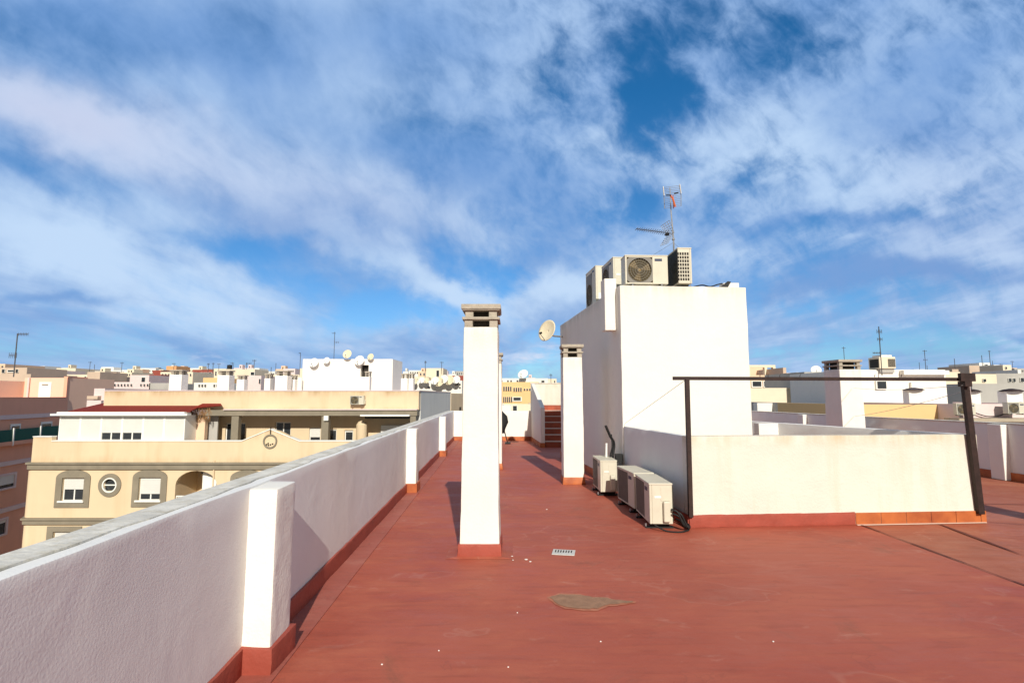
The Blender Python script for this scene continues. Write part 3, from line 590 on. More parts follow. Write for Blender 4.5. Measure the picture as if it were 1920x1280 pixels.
# ------------------------------------------------------------------ cooling units
def make_ac(label, loc, rz, kind='slat', L_=.80, D_=.29, H_=.50, foot=.07, group=None):
    t = thing('cooling_unit', label, 'air conditioner', loc, rz, group); ROOTLOC[t.name] = (0, 0, 0)
    x0, x1, y0, y1, z0, z1 = -L_/2, L_/2, -D_/2, D_/2, foot, foot+H_
    fx0, fx1, fz0, fz1 = x0+.04*L_, x0+.64*L_, z0+.05*H_, z1-.08*H_
    mb = MB()                                   # casing with an open fan bay on the front
    mb.box(x0, y0+.03, z0, x1, y1, z1-.02)
    mb.box(fx1, y0, z0, x1, y0+.03, z1-.02); mb.box(x0, y0, z0, fx0, y0+.03, z1-.02)
    mb.box(fx0, y0, z0, fx1, y0+.03, fz0); mb.box(fx0, y0, fz1, fx1, y0+.03, z1-.02)
    mb.build('casing', ACW, t, bevel=.006)
    MB().box(x0-.006, y0-.006, z1-.022, x1+.006, y1+.006, z1).build('top_panel', ACW, t, bevel=.006)
    MB().box(fx0, y0+.022, fz0, fx1, y0+.031, fz1).build('fan_bay', mat('brown fan bay', (.085, .065, .030), .8), t)
    cx, cz = (fx0+fx1)/2, (fz0+fz1)/2; r = min(fx1-fx0, fz1-fz0)*.47
    g = MB()
    if kind == 'slat':
        n = 20
        for k in range(n):
            xx = fx0+(fx1-fx0)*(k+.5)/n; g.box(xx-.0045, y0-.004, fz0, xx+.0045, y0+.004, fz1)
        for k in range(4):
            zz = fz0+(fz1-fz0)*(k+.5)/4; g.box(fx0, y0+.001, zz-.003, fx1, y0+.005, zz+.003)
    else:
        for q_ in (1, .8, .6, .4, .2):
            g.ring(cx, cz, r*q_-.003, r*q_+.001, y0-.008, y0-.002, 28)
        for k in range(26):
            a = 2*math.pi*k/26; g.tube([(cx+r*.15*math.cos(a), y0-.004, cz+r*.15*math.sin(a)), (cx+r*math.cos(a), y0-.004, cz+r*math.sin(a))], .0018, 4)
        cr = MB()
        pts = 28
        for k in range(pts):                     # shroud plate round the circular mouth
            a, b_ = 2*math.pi*k/pts, 2*math.pi*(k+1)/pts
            def edge(an):
                c_, s_ = math.cos(an), math.sin(an); hx, hz = (fx1-fx0)/2, (fz1-fz0)/2
                m_ = min(hx/abs(c_) if abs(c_) > 1e-6 else 9, hz/abs(s_) if abs(s_) > 1e-6 else 9); return (cx+c_*m_, cz+s_*m_)
            e0, e1 = edge(a), edge(b_)
            cr.add([(cx+r*math.cos(a), y0, cz+r*math.sin(a)), (e0[0], y0, e0[1]), (e1[0], y0, e1[1]), (cx+r*math.cos(b_), y0, cz+r*math.sin(b_)),
                    (cx+r*math.cos(a), y0+.02, cz+r*math.sin(a)), (cx+r*math.cos(b_), y0+.02, cz+r*math.sin(b_))], [(0, 1, 2, 3), (0, 3, 5, 4)])
        cr.build('shroud', ACG if kind == 'round' else ACW, t)
    gr = g.build('fan_grille', ACG, t)
    fan = MB()
    for k in range(3):
        a = 2*math.pi*k/3+.4; pts_ = []
        for (rr, da) in ((.15, -.25), (.9, -.45), (.95, .25), (.15, .35)): pts_.append((cx+r*rr*math.cos(a+da), y0+.018+(.004 if da > 0 else 0), cz+r*rr*math.sin(a+da)))
        fan.add(pts_, [(0, 1, 2, 3)])
    fan.lathe([(r*.18, .02), (r*.16, -.004), (0.001, -.008)], (cx, y0+.016, cz), (0, 1, 0), 14)
    fan.build('fan', mat('brown fan plastic', (.20, .14, .055), .5), t, solid=.002)
    for s_ in (-1, 1):
        fx = s_*L_*.34; fo = MB(); fo.box(fx-.035, y0-.03, 0, fx+.035, y1+.03, .018); fo.box(fx-.02, y0+.02, .018, fx+.02, y1-.02, foot)
        f_ = fo.build('foot', BLACK, t)
        b_ = MB(); b_.tube([(fx, y0-.02, .018), (fx, y0-.02, .05)], .014, 8); b_.build('bolt', STEEL, f_)
    # service end (+x): valve cover, recessed handle, data plate
    MB().box(x1, y0+.06, z0+.30*H_/.5*.5+.16, x1+.004, y0+.14, z0+.33).build('data_plate', PVC, t)
    hd = MB(); hd.box(x1, .0, z0+.27, x1+.004, .105, z0+.43); hd.build('access_panel', ACW, t, bevel=.003)
    MB().box(x1-.002, .02, z1-.10, x1+.002, .085, z1-.085).build('hand_grip', ACG, t)
    vc = MB(); vc.box(x1, .02, z0+.03, x1+.05, .10, z0+.27); vc.build('valve_cover', ACW, t, bevel=.012)
    MB().box(fx1+.04, y0-.003, z1-.11, fx1+.17, y0, z1-.065).build('maker_plate', NAVY, t)
    # coil on the back and end louvres
    cl = MB()
    for k in range(int(L_/.02)): cl.box(x0+.02+k*.02, y1, z0+.03, x0+.026+k*.02, y1+.006, z1-.04)
    cl.build('coil', COIL, t)
    if kind == 'louvre':
        MB().box(x0+.02, y1+.001, z0+.02, x1-.02, y1+.004, z1-.03).build('coil_face', COIL, t)
        lv = MB(); rows = 8
        for rr in range(rows):
            for c_ in range(5):
                ya = y0+.05+c_*.043; za = z0+.05+rr*(H_-.12)/rows; lv.box(x0-.003, ya, za, x0+.001, ya+.030, za+(H_-.12)/rows-.018)
        lv.build('louvre', DARK, t)
    ROOTLOC[t.name] = tuple(loc); return t
GG = 'cooling units standing in a row on the roof floor'
def ac_at(x, y, rz, label, **k):                # x, y = near left corner of a unit whose fan looks left
    L_ = k.get('L_', .80); D_ = k.get('D_', .29); c_, s_ = math.cos(rz), math.sin(rz)
    cx, cy = D_/2, L_/2
    return make_ac(label, (x+c_*cx-s_*cy, y+s_*cx+c_*cy, k.pop('z', 0)), rz-R(90), **k)
ac_at(1.66, 6.60, R(-1), 'nearest of the three cooling units on the floor, black hoses at its foot', L_=.78, D_=.275, H_=.48, group=GG)
ac_at(1.67, 7.46, R(5.5), 'middle one of the three cooling units on the floor', L_=.78, D_=.28, H_=.48, group=GG)
ac_at(1.42, 8.74, R(1), 'farthest of the three cooling units on the floor, next to the tiled chimney', L_=.72, D_=.27, H_=.50, group=GG)
GT = 'cooling units on top of the tall block'
xa, za = at(1172, 531, 9.15); xb, _ = at(1253, 531, 9.15)
make_ac('cooling unit with round fan facing the viewer on the tall block roof', ((xa+xb)/2, 9.3, TZ), R(2), kind='round', L_=xb-xa, D_=.3, H_=at(1210, 478, 9.15)[1]-TZ-.05, foot=.05, group=GT)
xa, za = at(1275, 531, 9.1); xb, _ = at(1301, 531, 9.1)
make_ac('cooling unit with slotted end, tallest on the tall block roof', ((xa+xb)/2-.04, 9.1+.45, TZ), R(92), kind='louvre', L_=.9, D_=xb-xa, H_=at(1285, 464, 9.1)[1]-TZ-.05, foot=.05, group=GT)
xa, _ = at(1152, 530, 9.9)
ac_at(xa, 10.0, R(5), 'cooling unit seen end-on behind the duct box of the tall block', L_=.85, D_=.3, H_=at(1150, 482, 9.95)[1]-TZ-.05, z=TZ, kind='round', group=GT)
xa, _ = at(1119, 572, 11.6)
ac_at(xa, 11.7, R(6), 'cooling unit at the left edge of the tall block, lower and farther than the rest', L_=.9, D_=.3, H_=at(1125, 499, 11.7)[1]-TZ+.12, z=TZ-.17, kind='round', group=GT)
# hoses and cables
def curve(pts, n=8):
    P = [Vector(p) for p in pts]; out = []
    for i in range(len(P)-1):
        p0, p1, p2, p3 = P[max(i-1, 0)], P[i], P[i+1], P[min(i+2, len(P)-1)]
        for k in range(n):
            t_ = k/n; out.append(.5*((2*p1)+(p2-p0)*t_+(2*p0-5*p1+4*p2-p3)*t_*t_+(3*p1-p0-3*p2+p3)*t_**3))
    return out+[P[-1]]
t = thing('hose_bundle', 'black refrigerant hoses looping from the nearest floor unit to the light well wall', 'hose', (2.0, 6.6, 0))
mb = MB()
for k, (dx, dz) in enumerate(((0, 0), (.02, .03), (-.015, .05))):
    mb.tube(curve([(1.92+dx, 6.56, .20+dz), (1.99+dx, 6.52, .17+dz), (2.05+dx, 6.52, .08), (2.11, 6.56-dx, .025+.01*k), (2.13+dx, 6.70, .03+dz*.4), (2.08, 6.95, .05)]), .012, 7)
mb.tube(curve([(1.70, 6.56, .07), (1.82, 6.50, .015), (1.98, 6.46, .012), (2.10, 6.52, .02)]), .009, 6)
mb.build('hose', BLACK, t, smooth=True)
t = thing('riser_pipe', 'black lagged pipes standing up behind the farthest floor unit', 'pipe', (1.75, 9.3, 0))
mb = MB(); mb.tube(curve([(1.74, 9.2, .1), (1.70, 9.2, .5), (1.74, 9.22, .78), (1.66, 9.15, .93), (1.58, 9.1, 1.10)]), .022, 8)
mb.tube(curve([(1.70, 9.2, .3), (1.66, 9.18, .55), (1.70, 9.18, .75), (1.69, 9.2, .95)]), .014, 8); mb.build('pipe', BLACK, t, smooth=True)
MB().box(1.72, 9.0, .50, 1.84, 9.1, .64).build('junction_box', BLACK, t, bevel=.005)
tag(MB().tube([(1.60, 9.22, .45), (1.61, 9.22, .80)], .018, 8).build('vent_pipe', PVC), 'short white plastic pipe beside the black pipes on the tall block', 'pipe')
t = MB(); t.tube(curve([(3.2, 9.26, TZ+.02), (3.35, 9.25, TZ+.05), (3.5, 9.28, TZ+.03), (3.62, 9.26, TZ+.06), (3.72, 9.3, TZ+.09)]), .012, 6)
t.add([(3.66, 9.24, TZ+.01), (3.80, 9.24, TZ+.12), (3.86, 9.24, TZ+.11), (3.80, 9.24, TZ+.01)], [(0, 1, 2, 3)])
tag(t.build('roof_cable', BLACK), 'black cable lying on the top right of the tall block', 'cable')
# ------------------------------------------------------------------ clothes-line frame
t = thing('drying_frame', 'rusty brown steel frame with two posts and a crossbar before the cream wall', 'frame', (4, 6.6, 0))
FY = 6.685
def px3(px, py, Y=FY): x, z = at(px, py, Y); return Vector((x, Y, z))
lt = px3(1288, 710); lb = px3(1295, 966); rt = px3(1808, 712, 6.93); rb = px3(1838, 960, 6.955)
mb = MB(); mb.add([], [])
def sq(mb, a, b_, w, h_=None):                  # square bar between two points
    a, b_ = Vector(a), Vector(b_); t_ = (b_-a).normalized(); h_ = h_ or w
    u = t_.cross(Vector((0, 1, 0))).normalized(); w_ = t_.cross(u)
    vs = [p+u*sx*w/2+w_*sy*h_/2 for p in (a, b_) for sx, sy in ((-1, -1), (1, -1), (1, 1), (-1, 1))]
    mb.add(vs, [(0, 1, 2, 3), (4, 7, 6, 5), (0, 4, 5, 1), (1, 5, 6, 2), (2, 6, 7, 3), (3, 7, 4, 0)])
mb = MB(); sq(mb, lb+Vector((0, 0, -.02)), lt, .052); mb.build('post', RUST, t, bevel=.003)
mb = MB(); sq(mb, rb+Vector((0, 0, -.02)), rt, .074, .06); mb.build('post', RUST, t, bevel=.003)
mb = MB(); sq(mb, px3(1262, 709), px3(1822, 711, 6.93), .044); mb.build('crossbar', RUST, t, bevel=.003)
mb = MB(); c_ = px3(1809, 707, 6.90); mb.box(c_.x-.10, 6.84, c_.z-.055, c_.x+.09, 6.89, c_.z+.05); mb.box(c_.x-.06, 6.83, c_.z-.12, c_.x+.03, 6.95, c_.z-.055)
mb.build('bracket', RUST, t, bevel=.003)
mb = MB()
for pxx in (1440, 1462, 1425, 1500, 1640, 1690): 
    p = px3(pxx, 705, 6.685+.24*(pxx-1262)/560); mb.tube([p+Vector((0, 0, -.01)), p+Vector((0, 0, .012)), p+Vector((.012, 0, .024))], .004, 5)
mb.build('hook', RUST, t)
mb = MB(); p0 = px3(1819, 720, 6.86); mb.tube([tuple(px3(1845, 962, 6.94)), tuple(px3(1831, 850, 6.94)), tuple(px3(1818, 722, 6.93))], .006, 6); mb.build('brace_rod', PTRIM, t)
def wire(a, b_, sag, label, r=.003):
    a, b_ = Vector(a), Vector(b_); pts = [a.lerp(b_, k/16)-Vector((0, 0, sag*4*(k/16)*(1-k/16))) for k in range(17)]
    tag(MB().tube(pts, r, 5).build('clothes_line', STEEL, smooth=True), label, 'wire', 'thin lines strung from the rusty frame')
x, z = at(1172, 793, 9.0); wire((x, 8.98, z), tuple(lt), .0, 'thin wire sloping from the tall block corner up to the left post', .0035)
wire(tuple(px3(1805, 722, 6.85)), (8.35, 13.1, at(1598, 727, 13.1)[1]), .05, 'upper thin wire from the right bracket back to the broad chimney', .004)
wire(tuple(px3(1800, 735, 6.85)), (8.35, 13.12, at(1598, 780, 13.1)[1]), .04, 'lower thin wire from the right post down to the broad chimney', .004)
# ------------------------------------------------------------------ small things on the floor
t = thing('floor_drain', 'small white metal drain grate set in the red floor', 'drain', (.53, 5.66, 0), R(-10))
mb = MB(); mb.box(-.115, -.09, .002, .115, .09, .010); g_ = mb.build('plate', mat('chalky grate metal', (.55, .54, .51), .6, var=.15, vscale=20), t, world=False, bevel=.002)
mb = MB()
for k in range(7): mb.box(-.09+k*.027, -.02, .0095, -.078+k*.027, .06, .0115)
mb.build('slot', DARK, t, world=False)
for (px_, py_, s_) in ((987, 1049, .022), (994, 1053, .014), (960, 1043, .015), (962, 1050, .008), (692, 1020, .018), (1450, 1203, .008), (1126, 1203, .006), (823, 1220, .006), (716, 1246, .006), (620, 1110, .007), (612, 1122, .006), (953, 1251, .005), (970, 1149, .005), (1025, 955, .012)):
    x, y = fl(px_, py_); s_ *= .72; m_ = MB(); n_ = 7; ps = [(x+s_*1.3*rnd.uniform(.6, 1.1)*math.cos(2*math.pi*k/n_), y+s_*.8*rnd.uniform(.6, 1.1)*math.sin(2*math.pi*k/n_)) for k in range(n_)]
    m_.slab(ps, .002, .007); tag(m_.build('paint_flake', FLAKE), 'small white paint flake lying on the red floor', 'debris', 'white paint flakes on the floor')
t = thing('covered_rack', 'dark covered rack standing behind the middle chimneys near the far wall', 'rack', (-.85, 18.2, 0))
mb = MB(); lv = [(.35, .60), (.50, .66), (.72, .72), (.92, .66), (1.10, .52), (1.22, .40)]
n_ = 20; vs = [(-.85+w_*math.cos(2*math.pi*k/n_)*(1+.05*math.sin(5*k+z_*9)), 18.2+.18*math.sin(2*math.pi*k/n_), z_) for z_, w_ in lv for k in range(n_)]
mb.add(vs, [(i*n_+k, i*n_+(k+1) % n_, (i+1)*n_+(k+1) % n_, (i+1)*n_+k) for i in range(len(lv)-1) for k in range(n_)]+[tuple(range(n_*5, n_*6))]); mb.build('cover', BLACK, t, smooth=True)
for sx in (-1, 1):
    mb = MB(); mb.tube([(-.85+sx*.60, 18.2, .4), (-.85+sx*.70, 18.2, .03)], .02, 6); mb.box(-.85+sx*.62, 18.05, 0, -.85+sx*.80, 18.35, .05); mb.build('leg', BLACK, t)
# ------------------------------------------------------------------ dishes and aerials
def make_dish(label, loc, r, yaw, tilt=25, m=DISHW, mount='post', group=None, ph=.25, lnbm=None):
    """yaw: compass heading the dish looks at (0 = towards the viewer, -y)"""
    t = thing('satellite_dish', label, 'satellite dish', loc, 0, group); ROOTLOC[t.name] = (0, 0, 0)
    ax = Vector((math.sin(R(yaw))*math.cos(R(tilt)), -math.cos(R(yaw))*math.cos(R(tilt)), math.sin(R(tilt))))
    c = Vector((0, 0, ph)); prof = [(.001, 0)]+[(r*k/6, .18*r*(k/6)**2) for k in range(1, 7)]
    mb = MB(); mb.lathe(prof, c, ax, 22); mb.build('reflector', m, t, smooth=True, solid=.012)
    low = ax.cross(Vector((0, 0, 1))).cross(ax).normalized()*-1
    if low.z > 0: low = -low
    tip = c+ax*(r*.95)+low*(r*.55); st = c+low*r*.95+ax*.15*r
    a_ = MB(); a_.tube([st, tip], r*.035, 6); arm = a_.build('arm', STEEL, t)
    l_ = MB(); l_.tube([tip-ax*r*.02, tip-ax*r*.22+Vector((0, 0, r*.12))], r*.10, 8); l_.build('receiver', lnbm or STEEL, t)
    p_ = MB(); p_.tube([(0, 0, -.02), (0, 0, ph-.05), c-ax*.04], r*.05, 6); p_.build('mount', STEEL, t)
    ROOTLOC[t.name] = tuple(loc); return t
xd, zd = at(1028, 620, 13.7)
t = make_dish('large cream dish bolted to the far left corner of the tall block', (xd, 13.75, zd-.02), .29, -48, 15, DISH, ph=.02, lnbm=BLACK)
MB().tube([(0, 0, -.06), (.16, .1, -.10), (1.33-xd, .25, -.10)], .022, 8).build('wall_bracket', STEEL, t, world=False)
# mast with two aerials on the tall block
AY = 9.9
def ap(px, py, dy=0): x, z = at(px, py, AY+dy); return Vector((x, AY+dy, z))
mb_base = ap(1265, 525)
t = thing('television_aerial', 'tall mast with grid aerial above and comb aerial below on the tall block', 'aerial', (mb_base.x, AY, TZ))
MB().tube([(mb_base.x, AY, TZ), tuple(ap(1263, 452)), tuple(ap(1258, 395)), tuple(ap(1256, 352))], [.018, .016, .012, .009], 8).build('mast', STEEL, t)
g = MB(); TL, TR, BL, BR = ap(1243, 352, .05), ap(1274, 348, -.05), ap(1246, 391, .05), ap(1277, 386, -.05)
ML, MR = ap(1245, 370, .12), ap(1277, 366, .03)
for k in range(13):
    f = k/12
    def edge(T, M_, B): return T.lerp(M_, f*2) if f < .5 else M_.lerp(B, f*2-1)
    g.tube([edge(TL, ML, BL), edge(TR, MR, BR)], .0035, 5)
for (a, m_, b_) in ((TL, ML, BL), (TR, MR, BR)): g.tube([a, m_, b_], .007, 6)
gp = g.build('grid_panel', STEEL, t)
for (a, m_) in ((TL, ML), (TR, MR)):
    w_ = MB(); w_.tube([a+Vector((0, -.02, .02)), a.lerp(m_, .85)+Vector((0, -.02, 0))], .009, 6); w_.build('end_cap', DISHW, gp)
o_ = MB(); o_.tube([ap(1257, 366, -.06), ap(1262, 374, -.14), ap(1266, 388, -.1)], .018, 6); o_.tube([ap(1262, 366, -.06), ap(1263, 391, -.06)], .008, 6); o_.build('dipole', ORNG, t)
b_ = MB(); b_.tube([ap(1249, 366, -.1), ap(1258, 366, -.1)], .012, 6); b_.tube([ap(1264, 363, -.1), ap(1272, 361, -.12)], .012, 6); b_.build('clamp', BLACK, t)
y_ = MB(); A, B = ap(1193, 429, -.5), ap(1262, 438, .0); y_.tube([A, B], .008, 6)
side = Vector((.62, .55, .62)).normalized()
for k in range(15):
    p = A.lerp(B, k/15*.86+.01); hl = .060+.003*k
    y_.tube([p-side*hl, p+side*hl], .0055, 5)
y_.build('comb_aerial', mat('dull grey rods', (.10, .10, .11), .5, metal=.5), t)
c_ = MB()
for s_, (q0, q1) in (((1), (ap(1239, 424, .1), ap(1255, 413, -.25))), ((-1), (ap(1238, 461, .1), ap(1252, 456, -.25)))):
    h0, h1 = ap(1252, 439, .12), ap(1264, 436, -.2)
    for k in range(6):
        f = k/5; c_.tube([h0.lerp(q0, f), h1.lerp(q1, f)], .0045, 5)
    for k in range(5):
        f = k/4; c_.tube([h0.lerp(h1, f), q0.lerp(q1, f)], .0045, 5)
c_.build('corner_reflector', STEEL, t)
MB().tube([ap(1247, 440, -.05), ap(1254, 439, -.05)], .025, 8).build('feed_box', BLACK, t)
MB().tube([ap(1263, 450), ap(1262, 447)], .03, 8).build('clamp', STEEL, t)
g_ = MB(); g_.tube([ap(1262, 455), ap(1225, 478, .3)], .003, 4); g_.tube([ap(1263, 455), ap(1275, 466, -.3)], .003, 4); g_.build('guy_wire', STEEL, t)
def small_aerial(label, px, ytop, ybot, Y, arms, group='thin aerials on distant roofs', r=None):
    x0, z0 = at(px, ybot, Y); x1, z1 = at(px+(px-960)*-.001*(ybot-ytop)*.1, ytop, Y); s_ = Y/F
    t = thing('aerial', label, 'aerial', (x0, Y, z0), 0, group); r = r or max(.02, s_*.55)
    MB().tube([(x0, Y, z0-.3), (x1, Y, z1)], r, 6).build('mast', mat('dark aerial metal', (.07, .07, .075), .5), t)
    for (f, dx0, dx1, w_) in arms:
        a = MB()              # fraction of height, px extent of the boom, element half length
        z = z0+(z1-z0)*f; a.tube([(x1+dx0*s_, Y, z), (x1+dx1*s_, Y, z)], r*.7, 5)
        n = max(2, int(abs(dx1-dx0)/3))
        for k in range(n+1):
            xx = x1+(dx0+(dx1-dx0)*k/n)*s_; a.tube([(xx, Y, z-w_*s_), (xx, Y, z+w_*s_)], r*.5, 4)
        a.build('boom', MATS['dark aerial metal'], t)
    return t
# ------------------------------------------------------------------ facades
def openings_wall(mb, x0, x1, z0, z1, y, depth, ops):
    """front sheet at y with rectangular openings and their reveals"""
    xs = sorted({x0, x1, *[o[0] for o in ops], *[o[1] for o in ops]}); zs = sorted({z0, z1, *[o[2] for o in ops], *[o[3] for o in ops]})
    for i in range(len(xs)-1):
        for j in range(len(zs)-1):
            cx, cz = (xs[i]+xs[i+1])/2, (zs[j]+zs[j+1])/2
            if any(o[0] < cx < o[1] and o[2] < cz < o[3] for o in ops): continue
            mb.add([(xs[i], y, zs[j]), (xs[i+1], y, zs[j]), (xs[i+1], y, zs[j+1]), (xs[i], y, zs[j+1])], [(0, 1, 2, 3)])
    for o in ops:
        a, b_, c_, d_ = o[:4]
        mb.add([(a, y, c_), (b_, y, c_), (b_, y, d_), (a, y, d_), (a, y+depth, c_), (b_, y+depth, c_), (b_, y+depth, d_), (a, y+depth, d_)],
               [(0, 1, 5, 4), (1, 2, 6, 5), (2, 3, 7, 6), (3, 0, 4, 7)])
def window(root, x0, x1, z0, z1, y, depth=.12, shut=.5, frame=PVC, mull=1, name='window'):
    f = MB(); w = .05; yy = y+depth
    f.box(x0, yy-.05, z0, x0+w, yy, z1); f.box(x1-w, yy-.05, z0, x1, yy, z1); f.box(x0+w, yy-.05, z0, x1-w, yy, z0+w); f.box(x0+w, yy-.05, z1-w, x1-w, yy, z1)
    zt = z1-w-(z1-z0)*shut
    for k in range(mull):
        xm = x0+(x1-x0)*(k+1)/(mull+1); f.box(xm-.03, yy-.045, z0+w, xm+.03, yy-.003, zt)
    o = f.build(name, frame, root)
    MB().box(x0+w, yy-.02, z0+w, x1-w, yy-.01, z1-w).build('pane', GLASS, o)
    if shut > 0:
        s = MB(); n = max(2, int((z1-w-zt)/.09))
        for k in range(n):
            a = zt+(z1-w-zt)*k/n; s.box(x0+w-.01, yy-.075, a+.006, x1-w+.01, yy-.055, zt+(z1-w-zt)*(k+1)/n)
        s.box(x0+w-.01, yy-.068, zt, x1-w+.01, yy-.058, z1-w); s.build('shutter', SHUT, o)
    return o
# ---- cream building across the street
CY = 29.0
def cb(px, py, Y=CY): return at(px, py, Y)
X = lambda px, Y=CY: at(px, 860, Y)[0]
Z = lambda py, Y=CY: at(400, py, Y)[1]
xl = cb(48, 870)[0]; xr = 3.0; xr = X(900)
t = thing('apartment_building', 'pale yellow apartment building with arched windows across the street at left', 'building', ((xl+xr)/2, CY, G))
zb1a, zb1b = Z(879), Z(866); zb2a, zb2b = Z(982), Z(970); zpar = Z(827)
ops = [(X(121), X(162), Z(939), Z(896)), (X(264), X(305), Z(938), Z(895)), (X(433+13), X(433+54), Z(938), Z(896)),
       (X(210)-.30, X(210)+.30, Z(909)-.30, Z(909)+.30), (X(332), X(409), Z(948), Z(882)), (X(112), X(153), Z(1040), Z(997)), (X(255), X(296), Z(1040), Z(997))]
mb = MB(); openings_wall(mb, xl+.35, xr, G, zb1a, CY, .22, ops)
# rounded corner and the flank
nn_ = 6; arc = [(xl+.35-.35*math.sin(math.pi/2*k/nn_), CY+.35-.35*math.cos(math.pi/2*k/nn_)) for k in range(nn_+1)]+[(xl-.3, CY+14)]
for p, q in zip(arc, arc[1:]): mb.add([(p[0], p[1], G), (q[0], q[1], G), (q[0], q[1], zb1a), (p[0], p[1], zb1a)], [(0, 1, 2, 3)])
# arch corners of the loggia opening
ax0, ax1, az = X(332), X(409), Z(882); rr_ = (ax1-ax0)/2; ac_x = (ax0+ax1)/2; rise = .75
arch = [(ac_x+rr_*math.cos(math.pi*k/12), az-rise+rise*math.sin(math.pi*k/12)) for k in range(13)]
mb.xz([(ax1, az)]+arch[:7], CY, CY+.22); mb.xz([(ax0, az)]+arch[6:][::-1], CY, CY+.22)
mb.build('wall', YELL, t)
mb = MB(); mb.box(ax0-.1, CY+.22, Z(950), ax0, CY+2, az); mb.box(ax1, CY+.22, Z(950), ax1+.1, CY+2, az); mb.box(ax0-.1, CY+2, Z(950), ax1+.1, CY+2.1, az); mb.box(ax0-.1, CY+.22, az, ax1+.1, CY+2.1, az+.1)
mb.box(X(332), CY+.2, Z(952), X(409), CY+2, Z(950)); lg = mb.build('loggia', YELL, t)
MB().box(X(372), CY+.5, Z(948), X(405), CY+.56, Z(888)).build('curtain', PVC, lg)
mb = MB()
for k in range(12): xx = X(334)+k*(X(370)-X(334))/11; mb.box(xx-.02, CY+.05, Z(948), xx+.02, CY+.08, Z(930))
mb.box(X(334), CY+.04, Z(931), X(370), CY+.09, Z(929)); mb.build('railing', PVC, lg)
make_ac('cooling unit hanging under the arched loggia of the yellow building', (X(368), CY+1.2, Z(893)), 0, kind='round', L_=.8)
for (a, b_) in ((zb1a, zb1b), (zb2a, zb2b)):
    mb = MB(); mb.box(xl+.2, CY-.12, a, xr, CY+.05, b_-.10); mb.box(xl+.15, CY-.20, b_-.10, xr, CY+.05, b_)
    mb.slab([(xl+.2, CY-.12), (xl+.3, CY+.3), (xl+.1, CY+5), (xl-.2, CY+5), (xl-.10, CY+.2)], a, b_); mb.build('cornice', BAND, t)
# terrace parapet with the small gable
gx = X(505); top = zpar
poly = [(xl+.3, zb1b), (xr, zb1b), (xr, top), (X(560), top), (gx+.5, Z(808)), (gx, Z(805)), (gx-.5, Z(808)), (X(452), top), (X(95), top), (X(95), Z(819)), (xl+.3, Z(819))]
mb = MB(); mb.xz(poly, CY-.02, CY+.25); mb.build('parapet', YELLP, t)
mb = MB()
for (a, b_) in (((X(95), top), (X(452), top)), ((X(452), top), (gx, Z(805))), ((gx, Z(805)), (X(560), top)), ((X(560), top), (xr, top)), ((xl+.3, Z(819)), (X(95), Z(819)))):
    mb.xz([a, b_, (b_[0], b_[1]+.05), (a[0], a[1]+.05)], CY-.06, CY+.3)
mb.build('coping', PVC, t)
mb = MB(); mb.ring(gx+.02, Z(827), .30, .38, CY-.08, CY-.02, 24); mb.build('medallion', BAND, t)
mb = MB()
for (dx, dz) in ((-.16, -.16), (-.06, -.20), (.05, -.17), (.16, -.13), (-.08, -.10)): mb.box(gx+dx-.03, CY-.07, Z(827)+dz-.03, gx+dx+.03, CY-.02, Z(827)+dz+.03)
mb.tube([(gx+.02, CY-.04, Z(827)+.38), (gx+.02, CY-.04, Z(800))], .03, 6); mb.build('medallion_relief', DARK, t)
def surround(x0, x1, z0, z1, w, archh):
    m_ = MB(); m_.box(x0-w, CY-.05, z0-w, x0, CY+.01, z1+.02); m_.box(x1, CY-.05, z0-w, x1+w, CY+.01, z1+.02); m_.box(x0, CY-.05, z0-w, x1, CY+.01, z0)
    n_ = 12; c_ = (x0+x1)/2; r_ = (x1-x0)/2+w
    if archh: m_.xz([(c_+r_*math.cos(math.pi*k/n_), z1+.02+archh*math.sin(math.pi*k/n_)) for k in range(n_+1)], CY-.05, CY+.01)
    else: m_.box(x0-w, CY-.05, z1+.02, x1+w, CY+.01, z1+.3)
    m_.build('window_surround', BAND, t)
    s_ = MB(); s_.box(x0-.12, CY-.12, z0-.06, x1+.08, CY-.0, z0+.03); s_.build('sill', PVC, t)
for (o, sh, ar) in ((ops[0], .46, .42), (ops[1], .68, .42), (ops[2], .3, .42), (ops[5], .8, 0), (ops[6], .6, 0)):
    surround(*o, .33, ar); window(t, *o, CY, .16, sh)
mb = MB(); mb.ring(X(210), Z(909), .38, .61, CY-.05, CY+.01, 32); mb.build('window_surround', BAND, t)
mb = MB(); mb.ring(X(210), Z(909), .33, .39, CY-.07, CY+.02, 32); mb.box(X(210)-.32, CY+.02, Z(909)-.03, X(210)+.32, CY+.05, Z(909)+.03)
w_ = mb.build('window', PVC, t); MB().box(X(210)-.31, CY+.10, Z(909)-.31, X(210)+.31, CY+.12, Z(909)+.31).build('pane', GLASS, w_)
MB().tube([(X(403), CY-.05, Z(866)+.1), (X(403), CY-.05, G)], .04, 8).build('downpipe', YELL, t)
